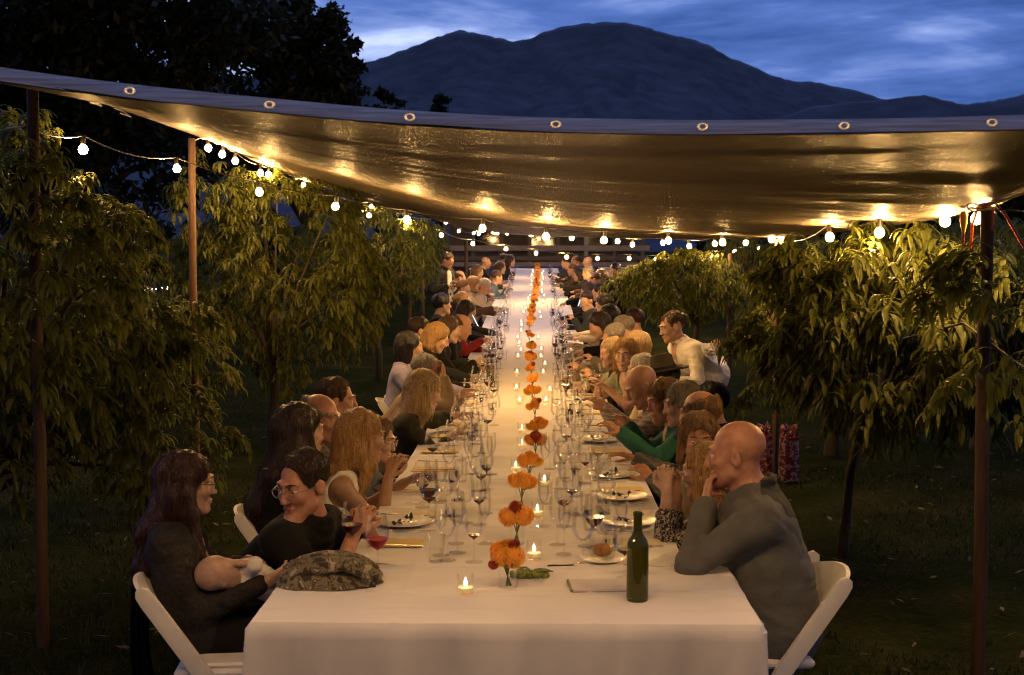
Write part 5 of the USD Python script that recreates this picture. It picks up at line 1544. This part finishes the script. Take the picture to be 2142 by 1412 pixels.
guest(1017, 550, -1, "bald man with brown face near the far left end", ("bald", "grey"), "black", skin="tan")
guest(1048, 560, -1, "woman in pink turning to the table near the far left end", ("bob", "brown"), "pink", True)
guest(1040, 580, -1, "man in a light blue shirt leaning over the far left table", ("short", "brown"), "blue", zt=1.12)
guest(1056, 543, -1, "dark haired man at the far left end of the table", ("short", "dark_brown"), "brown")
guest(1068, 546, -1, "woman with reddish face, last on the left", ("bob", "auburn"), "black", True)

# --- right, from the camera away
chair("white folding chair at near right behind the bald man in grey", .84, 4.76, 184)
person("large bald man in a grey shirt, elbow on the table, hand at his mouth", P(1540, 950, 4.90), (-.93, .30, -.12), (.91, 4.86, .50), body=(-.97, .12),
       hands=(P(1478, 1052, 4.85), P(1488, 1060, 5.02)), top="slate", yoke="charcoal", sleeve="long", hair=("bald", "grey"), skin="ruddy", res=.007, collar=True, belly=.08, girth=1.18, build=1.22, headk=1.06, curl=1.1,
       poles=(np.array([-.75, -.45, -1.0]), np.array([-.6, .5, -1.0])), palms=(np.array([.9, .3, .2]), np.array([.9, -.3, .2])), bottom="navy")
person("woman with wavy blonde hair beyond the bald man, dark patterned sleeves, hands clasped", P(1476, 985, 5.42), (-.85, .50, -.15), (.93, 5.42, .50), body=(-1, .1),
       hands=(P(1396, 1028, 5.30), P(1412, 1030, 5.42)), top="animal", sleeve="three", hair=("wavy", "blonde"), fem=True, res=.009, curl=1.2,
       poles=(np.array([-.5, -.2, -1.2]), np.array([-.5, .2, -1.2])), palms=(np.array([.3, 1.0, .2]), np.array([.3, -1.0, .2])))
person("woman with brown bobbed hair facing the bald man, her mouth hidden by his head", P(1463, 918, 5.95), (-.10, -1.0, -.12), (.95, 6.0, .50), body=(-.9, -.4), top="tan", hair=("bob", "sandy"), fem=True, res=.009, skin="ruddy")
person("grey haired man in a checked grey jacket looking away along the right side", P(1462, 868, 6.75), (-.80, .60, -.10), (1.00, 6.55, .50), body=(-1, .1), hands=(P(1366, 1000, 6.6), P(1330, 960, 7.1)), top="plaid", hair=("fringe", "sandy"), skin="ruddy", res=.010, build=1.1, collar=True, headk=1.06)
person("woman with loose grey hair in profile beside the woman in the green cardigan", P(1428, 846, 7.3), (-.92, .1, -.15), (1.02, 7.3, .50), body=(-1, 0), top="charcoal", hair=("bob", "grey"), fem=True, res=.011, headk=1.05)
person("woman in a green cardigan with fair hair holding a water glass", P(1390, 838, 7.5), (-.85, -.30, -.20), (.92, 7.45, .50), body=(-1, -.05), hands=(P(1300, 905, 7.2), P(1315, 890, 7.75)), top="teal", hair=("bob", "sandy"), fem=True, skin="ruddy", res=.010, neck="v", headk=1.04)
person("person with short black hair seen from behind, outermost on the right", P(1487, 842, 7.9), (-.55, .85, 0), (1.22, 7.85, .50), body=(-.9, .5), top="black", hair=("short", "black"), res=.011, headk=1.06)
person("bald man in a checked tan shirt looking down at the right side of the table", P(1342, 808, 8.35), (-.85, -.15, -.50), (.90, 8.3, .50), body=(-1, 0), hands=(P(1268, 858, 8.3), P(1262, 850, 8.7)), top="check", hair=("bald", "grey"), skin="ruddy", res=.011, collar=True, headk=1.10)
person("man wearing a dark olive felt hat on the right", P(1386, 796, 8.9), (-.95, .15, -.12), (1.02, 8.9, .50), body=(-1, 0), top="brown", hair=("short", "brown"), skin="ruddy", res=.011, hat="fedora", headk=1.04)
person("white haired person beyond the bald man in the checked shirt", P(1341, 775, 9.4), (-1, .25, -.1), (.95, 9.4, .50), body=(-1, 0), top="cream", hair=("short", "white"), res=.012)
person("blonde woman in an olive dress facing the camera and holding a wine glass", P(1308, 742, 10.1), (-.35, -.93, -.08), (.92, 10.1, .50), body=(-.75, -.65), hands=(P(1262, 806, 9.9), P(1252, 800, 10.2)), top="sage", sleeve="cap", neck="v", hair=("bob", "blonde"), fem=True, res=.010, headk=1.06)
for x, y in ((.97, 5.44), (1.0, 6.0), (1.05, 6.57), (1.07, 7.3), (.98, 7.46), (1.27, 7.9), (.95, 8.3), (1.07, 8.9), (1.0, 9.4), (.98, 10.1)):
    hidden_chair(x - .22, y, 1)
for x, y in ((-1.26, 5.87), (-1.10, 5.97), (-1.26, 6.7), (-1.09, 6.77), (-1.30, 7.45), (-1.14, 8.9)):
    hidden_chair(x + .20, y, -1)
guest(1278, 737, 1, "pale haired woman with sunglasses pushed up beside the blonde in the olive dress", ("bob", "pale_blonde"), "brown", True, (-.9, -.5, -.2), d=10.6)
guest(1330, 722, 1, "person with a full head of straight light hair behind the blonde in olive", ("bob", "pale_blonde"), "sage", True, (-1, .4, 0), d=10.9)
guest(1283, 707, 1, "man with grey hair looking at the table, right side middle distance", ("short", "grey"), "grey", skin="ruddy", look=(-.9, -.2, -.3), d=11.4)
guest(1302, 688, 1, "grey haired man behind, beside the auburn haired one on the right", ("short", "grey"), "grey", d=12.2)
guest(1324, 671, 1, "auburn haired man in black, outermost on the right at middle distance", ("receding", "auburn"), "black", skin="ruddy", look=(-.9, .4, 0), d=13.0)
guest(1272, 662, 1, "woman with short black hair in a striped top on the right", ("bob", "black"), "check", True, (-.9, .3, -.2), d=13.6)
guest(1252, 680, 1, "woman in a black top with bare arms bending over the table on the right", ("bob", "dark_brown"), "black", True, (-.9, -.2, -.5), sleeve="none", d=12.6, zt=1.1)
guest(1262, 637, 1, "woman with reddish brown hair turned to her neighbour on the right", ("bob", "auburn"), "cream", True)
guest(1226, 629, 1, "man with dark hair and dark jacket photographing with a phone at far right", ("short", "dark_brown"), "charcoal", look=(-.6, -.8, -.3), zt=1.15)
guest(1229, 609, 1, "woman with brown hair at far right in a dark dress", ("bob", "brown"), "black", True)
guest(1253, 611, 1, "man with dark brown hair, outer side at far right", ("short", "dark_brown"), "black")
guest(1243, 584, 1, "red faced man at far right below the standing man", ("fringe", "brown"), "black", skin="ruddy")
guest(1256, 578, 1, "brown haired woman beside the standing man in the dark suit", ("bob", "brown"), "brown", True)
guest(1229, 571, 1, "grey haired woman near the far right end", ("short", "grey"), "black", True)
guest(1229, 549, 1, "pale bald man near the far right end", ("bald", "grey"), "grey")
guest(1204, 546, 1, "man with orange lit face near the far right end", ("fringe", "brown"), "green", skin="ruddy")
guest(1184, 549, 1, "dark haired guest at the far right end of the table", ("short", "dark_brown"), "charcoal")
guest(1210, 575, 1, "woman in dark green leaning in at the far right", ("bob", "dark_brown"), "green", True, zt=1.1)
guest(1197, 565, 1, "man in brown reaching over the far right table edge", ("short", "brown"), "brown", skin="tan", zt=1.08)

# --- standing
person("server in a loose white shirt bending between the guests, a plate in her raised hand", P(1405, 683, 10.3), (-.93, -.25, -.30), (1.37, 10.35, .92), body=(-.92, -.30), hands=(P(1395, 800, 10.0), P(1487, 735, 10.1)), top="white", sleeve="long", hair=("updo", "brown"), fem=True, res=.009, stand=True, collar=True, neck="v", build=1.16, girth=1.28,
       poles=(None, np.array([.5, -.6, -.7])), palms=(None, np.array([0, .3, 1.0])))
d = 20.0; z0 = float(rise(d))
person("standing man in a dark blazer and white shirt at the far left", P(937, 545, d), (.8, -.5, -.35), (-1.42, d, z0 + .93), body=(.9, -.5), hands=(P(948, 592, d - .2), P(940, 598, d - .25)), top="white", hair=("short", "brown"), skin="ruddy", res=.016, stand=True,
       extra=lambda t, L: obj("blazer", skin_mesh(L["torso"](.022).add((lambda A: (L["arm"](A, 0, .02, .95), L["arm"](A, 1, .02, .95), A)[2])(Field())).cone(L["C"] + L["bf"] * .16, L["hp"] + L["bf"] * .17, .075, .075, .01, cut=True), .016), "cloth_charcoal", t, smooth=True))
d = 21.0; z0 = float(rise(d))
person("standing man in a dark suit with an open collar at the far right", P(1287, 566, d), (-.5, -.8, -.35), (1.36, d, z0 + .90), body=(-.55, -.8), hands=((1.10, d - .1, z0 + .85), (1.55, d - .15, z0 + .80)), top="white", hair=("short", "black"), skin="tan", res=.016, stand=True,
       extra=lambda t, L: obj("suit_jacket", skin_mesh(L["torso"](.022).add((lambda A: (L["arm"](A, 0, .02, .95), L["arm"](A, 1, .02, .95), A)[2])(Field())).cone(L["C"] + L["bf"] * .17 + [0, 0, .05], L["C"] + L["bf"] * .17 - L["u"] * .22, .06, .02, .01, cut=True), .016), "cloth_black", t, smooth=True))
# ---------------------------------------------------------------- held and hung things
emit("phone_screen", (0.75, 0.85, 1.0), 1.6)
def phone(label, c, fwd):
    R = frame(fwd)
    t = thing("phone", label, "phone")
    obj("case", move(box(.072, .008, .145, (0, 0, 0), .003), c, R), "black_plastic", t)
    obj("screen", move(box(.066, .001, .138, (0, -.0046, 0)), c, R), "phone_screen", t)
phone("phone with its screen lit white held by the woman in the red dress", P(995, 670, 14.0) , (.97, .22, .5))
phone("phone held up by the dark haired man at the far right", P(1212, 630, float(17.6)), (-.96, .25, .3))
# plates and glasses carried by the server
c = P(1490, 745, 10.05)
t = thing("carried_plate", "white plate held up in the server's hand with a crumpled napkin", "plate", c)
obj("plate", move(plate_mesh(), (0, 0, 0), rotx(.5) @ roty(.6)), "china", t, smooth=30)
nv, nf = sphere(.045, (.0, -.01, .05), 3)
nv = nv + (nv - nv.mean(0)) * (1.5 * (meshkit.fbm(nv * 60, 3, 8)[:, None] - .45))
obj("napkin", (nv, nf), "cloth_white", t, smooth=30)
# the glass held by the blonde woman
glass("red", "sip", "glass of wine held by the blonde woman in the olive dress", P(1246, 818, 9.95))
# shawl hung on a chair to the right
def cloth_hang(label, x0, x1, top, bot, d, matname, seed, name="shawl"):
    a, b = P(x0, top, d), P(x1, top, d); z1 = P(x0, bot, d)[2]
    nu, nv_ = 40, 40
    uu, vv = np.meshgrid(np.linspace(0, 1, nu), np.linspace(0, 1, nv_), indexing="ij")
    X = a[0] + (b[0] - a[0]) * (uu * (1 - .12 * vv) + .06 * vv); Z = a[2] + (z1 - a[2]) * vv + .03 * np.sin(uu * 3.1) * (1 - vv)
    Y = d + .030 * np.sin(uu * 17 + seed) * (0.3 + vv) + .02 * (meshkit.noise(np.stack([uu * 6, vv * 4, 0 * uu], -1), seed) - .5) - .03 * np.sin(vv * 3.1)
    f = grid_faces(nu, nv_); p = np.stack([X, Y, Z], -1).reshape(-1, 3)
    obj(name, join((p, f), (p + [0, .006, 0], f[:, ::-1])), matname, smooth=True, label=label, cat=name.replace("_", " "))
MAT["red_print"] = usdkit.material(stage, "/World/Looks/red_print", {
    "tc": ("texture_coordinate", {}), "v": ("noise_texture", {"scale": 30.0, "detail": 3.0, "distortion": 1.0}), "r": ("rgb_ramp", {"ramp": [(.42, (.13, .010, .010)), (.50, (.10, .012, .02)), (.55, (.36, .24, .30)), (.66, (.30, .22, .34))]}), "p": ("principled_bsdf", {"roughness": .9})},
    [("tc.object", "v.vector"), ("v.fac", "r.fac"), ("r.color", "p.base_color")], surface="p.BSDF")
def soft_bag(label, px_, d, w, hgt, seed):
    c = P(px_, 526, d); c[2] = float(rise(d))
    t = thing("cloth_bag", label, "bag", c)
    pr = [(0, 0), (w * .46, .0), (w * .52, .03), (w * .50, hgt * .45), (w * .47, hgt * .78), (w * .36, hgt * .86), (w * .44, hgt * .95), (w * .40, hgt), (w * .2, hgt * .97), (0, hgt * .96)]
    pr = np.array(pr); s_ = np.linspace(0, len(pr) - 1, 40)
    v, f = lathe(np.stack([np.interp(s_, range(len(pr)), pr[:, i]) for i in (0, 1)], 1), 36)
    a_ = np.arctan2(v[:, 1], v[:, 0])
    v = v * (1 + .09 * np.sin(a_ * 7 + seed + v[:, 2] * 4) * np.minimum(1, v[:, 2] * 8) + .06 * np.sin(a_ * 3 + seed))[:, None] * [1, 1, 1]
    k = v[:, 2] > hgt * .83
    obj("body", (v, f), "red_print", t, smooth=True)
    obj("tie", move(vf(trimesh.creation.torus(w * .40, .012, major_sections=26, minor_sections=6)), (0, 0, hgt * .855)), "cloth_red", t, smooth=True)
soft_bag("tall red and lilac patterned cloth bag right of the right pole's foot", 1655, 10.75, .16, .44, 2)
soft_bag("reddish patterned cloth bag left of the right pole, behind the bald man", 1605, 10.85, .14, .43, 5)
cloth_hang("black coat hanging from the chair of the woman with the baby", 276, 312, 1225, 1420, 4.72, "cloth_black", 4, "coat")

# ---------------------------------------------------------------- cords and ropes at the right pole
top = P(2066, 432, 5.75)
t = thing("orange_extension_cord", "orange extension cord looping over the right pole and down into the leaves", "cord")
obj("cord", tube([P(2030, 520, 5.9), P(2034, 470, 5.85), P(2044, 440, 5.8), P(2062, 428, 5.70), P(2082, 425, 5.68), P(2100, 445, 5.7), P(2120, 478, 5.75), P(2135, 505, 5.8), P(2150, 530, 5.85)], .0065, 8), "orange_cord", t, smooth=True)
t = thing("cord_connector", "yellow plug of the orange cord hanging beside the right pole", "plug")
c = P(2016, 458, 5.82)
obj("plug", tube([c + [0, 0, .035], c + [0, 0, .02], c - [0, 0, .02], c - [0, 0, .045], c - [0, 0, .06]], [.010, .018, .016, .010, .007], 10), "yellow_plastic", t, smooth=40)
obj("lead", tube([c - [0, 0, .055], P(2015, 490, 5.82), P(2013, 530, 5.85), P(2018, 560, 5.9)], .0065, 8), "orange_cord", t, smooth=True)
t = thing("tie_rope", "pale rope tying the canopy corner to the right pole, running off to the right", "rope")
obj("rope", tube([P(2010, 433, 5.9), P(2040, 436, 5.8), P(2066, 430, 5.7), P(2100, 419, 5.55), P(2142, 404, 5.35), P(2300, 350, 4.9), P(2700, 240, 4.2)], .006, 8), "white_rope", t, smooth=True)
obj("hook", move(vf(trimesh.creation.torus(.022, .005, major_sections=20, minor_sections=8)), P(2036, 434, 5.78), rotx(1.3) @ roty(.4) @ np.diag([1.5, .8, 1])), "steel", t, smooth=True)
kn = [top + [.036 * math.cos(a), .036 * math.sin(a), -.03 + .004 * a] for a in np.linspace(0, 13, 50)]
obj("knot", tube(kn, .0055, 6), "white_rope", t, smooth=True)
for a_, b_, lab in ((P(68, 168, 6.17), leftP[1], "nearest left pole"), (P(401, 289, 9.04), leftP[2], "second left pole")):
    obj("tie_rope", tube([a_ - [0, 0, .03], lerp(a_, b_, .5), b_], .004, 6), "white_rope", smooth=True, group=None, label=f"thin rope from the canopy edge to the {lab}", cat="rope")

# ---------------------------------------------------------------- the house beyond the table
mat("pale_siding", (.50, .46, .45), .8, .15, 4, space="world")
mat("grey_board", (.24, .22, .21), .8, .2, 5, space="world")
mat("blue_tarp", (.06, .07, .28), .6, .2, 5, space="world")
mat("roof_dark", (.03, .028, .03), .9, .3, 3, space="world")
mat("white_paint", (.6, .6, .64), .6)
D = 39.0; gzb = float(rise(D))
xa, xb = P(930, 526, D)[0], P(1345, 526, D)[0]
h = thing("farmhouse", "low farmhouse with a pale porch beam and grey boards beyond the table's far end", "house", ((xa + xb) / 2, D, gzb))
w = xb - xa
obj("wall", box(w, .2, 2.6, (0, 2.2, 1.3)), "grey_board", h)
obj("porch_floor", box(w + .4, 2.4, .16, (0, 1.1, .10)), "grey_board", h)
zl = lambda py: P(1100, py, D)[2] - gzb
obj("porch_beam", box(w + .4, .16, .16, (0, 0, zl(519))), "pale_siding", h)
for i, yb in enumerate((zl(553), zl(540))):
    obj("rail_board", box(w + .3, .05, .13, (0, .03, yb)), "grey_board" if i else "pale_siding", h)
for i in range(8):
    obj("porch_post", box(.12, .12, 2.3, (-w / 2 + i * w / 7, .12, 1.2), .01), "white_paint" if i in (5,) else "grey_board", h)
rv = np.array([[-w / 2 - .5, -.5, 2.35], [w / 2 + .5, -.5, 2.35], [w / 2 + .5, 3.4, 3.4], [-w / 2 - .5, 3.4, 3.4], [w / 2 + .5, 7, 2.4], [-w / 2 - .5, 7, 2.4]])
obj("roof", (np.vstack([rv, rv - [0, 0, .12]]), np.vstack([[[0, 1, 2, 3], [3, 2, 4, 5], [9, 8, 7, 6], [11, 10, 8, 9], [0, 6, 7, 1], [5, 4, 10, 11]]])), "roof_dark", h)
for i in range(3):
    x = -w / 2 + w * (.2 + .3 * i)
    wf = obj("window", box(.9, .06, 1.1, (x, 2.08, 1.5)), "white_paint", h)
    obj("pane", box(.8, .02, 1.0, (x, 2.045, 1.5)), "bottle_dark", wf)
c = P(1125, 556, 42.0)
def strip(name, label, cat, px0, px1, py, d, hgt, dep, m):
    a, b = P(px0, py, d), P(px1, py, d)
    t = thing(name, label, cat, ((a[0] + b[0]) / 2, d, float(rise(d))))
    ww = b[0] - a[0]
    obj("top", box(ww, dep, .05, (0, 0, hgt), .01), m, t)
    obj("skirt", box(ww - .06, dep - .06, hgt - .06, (0, 0, hgt / 2 - .005), .01), m, t)
strip("service_table", "long service table under a blue cloth behind the far end of the table", "table", 985, 1345, 556, 36.6, .62, .7, "blue_tarp")
strip("white_table", "white covered side table at far left before the farmhouse", "table", 982, 1012, 560, 35.5, .62, .7, "white_paint")
strip("white_table", "white covered side table at far right beside the standing man in the suit", "table", 1252, 1330, 560, 35.5, .64, .7, "white_paint")
# a far row of small lamps seen through the leaves at left
t = thing("far_lamp_row", "row of small white lamps far off between the left trees", "lamps")
obj("wire", tube([P(292, 604, 13.9), P(330, 601, 13.9), P(368, 600, 13.9)], .003, 5), "black_plastic", t)
for a, r in ((302, .013), (308, .015), (318, .009), (326, .007), (339, .013), (349, .016), (359, .007)):
    q = P(a, 606 - (a - 300) * .07, 13.87)
    obj("lamp", sphere(r, q, 2), "far_lamp", t, smooth=True)
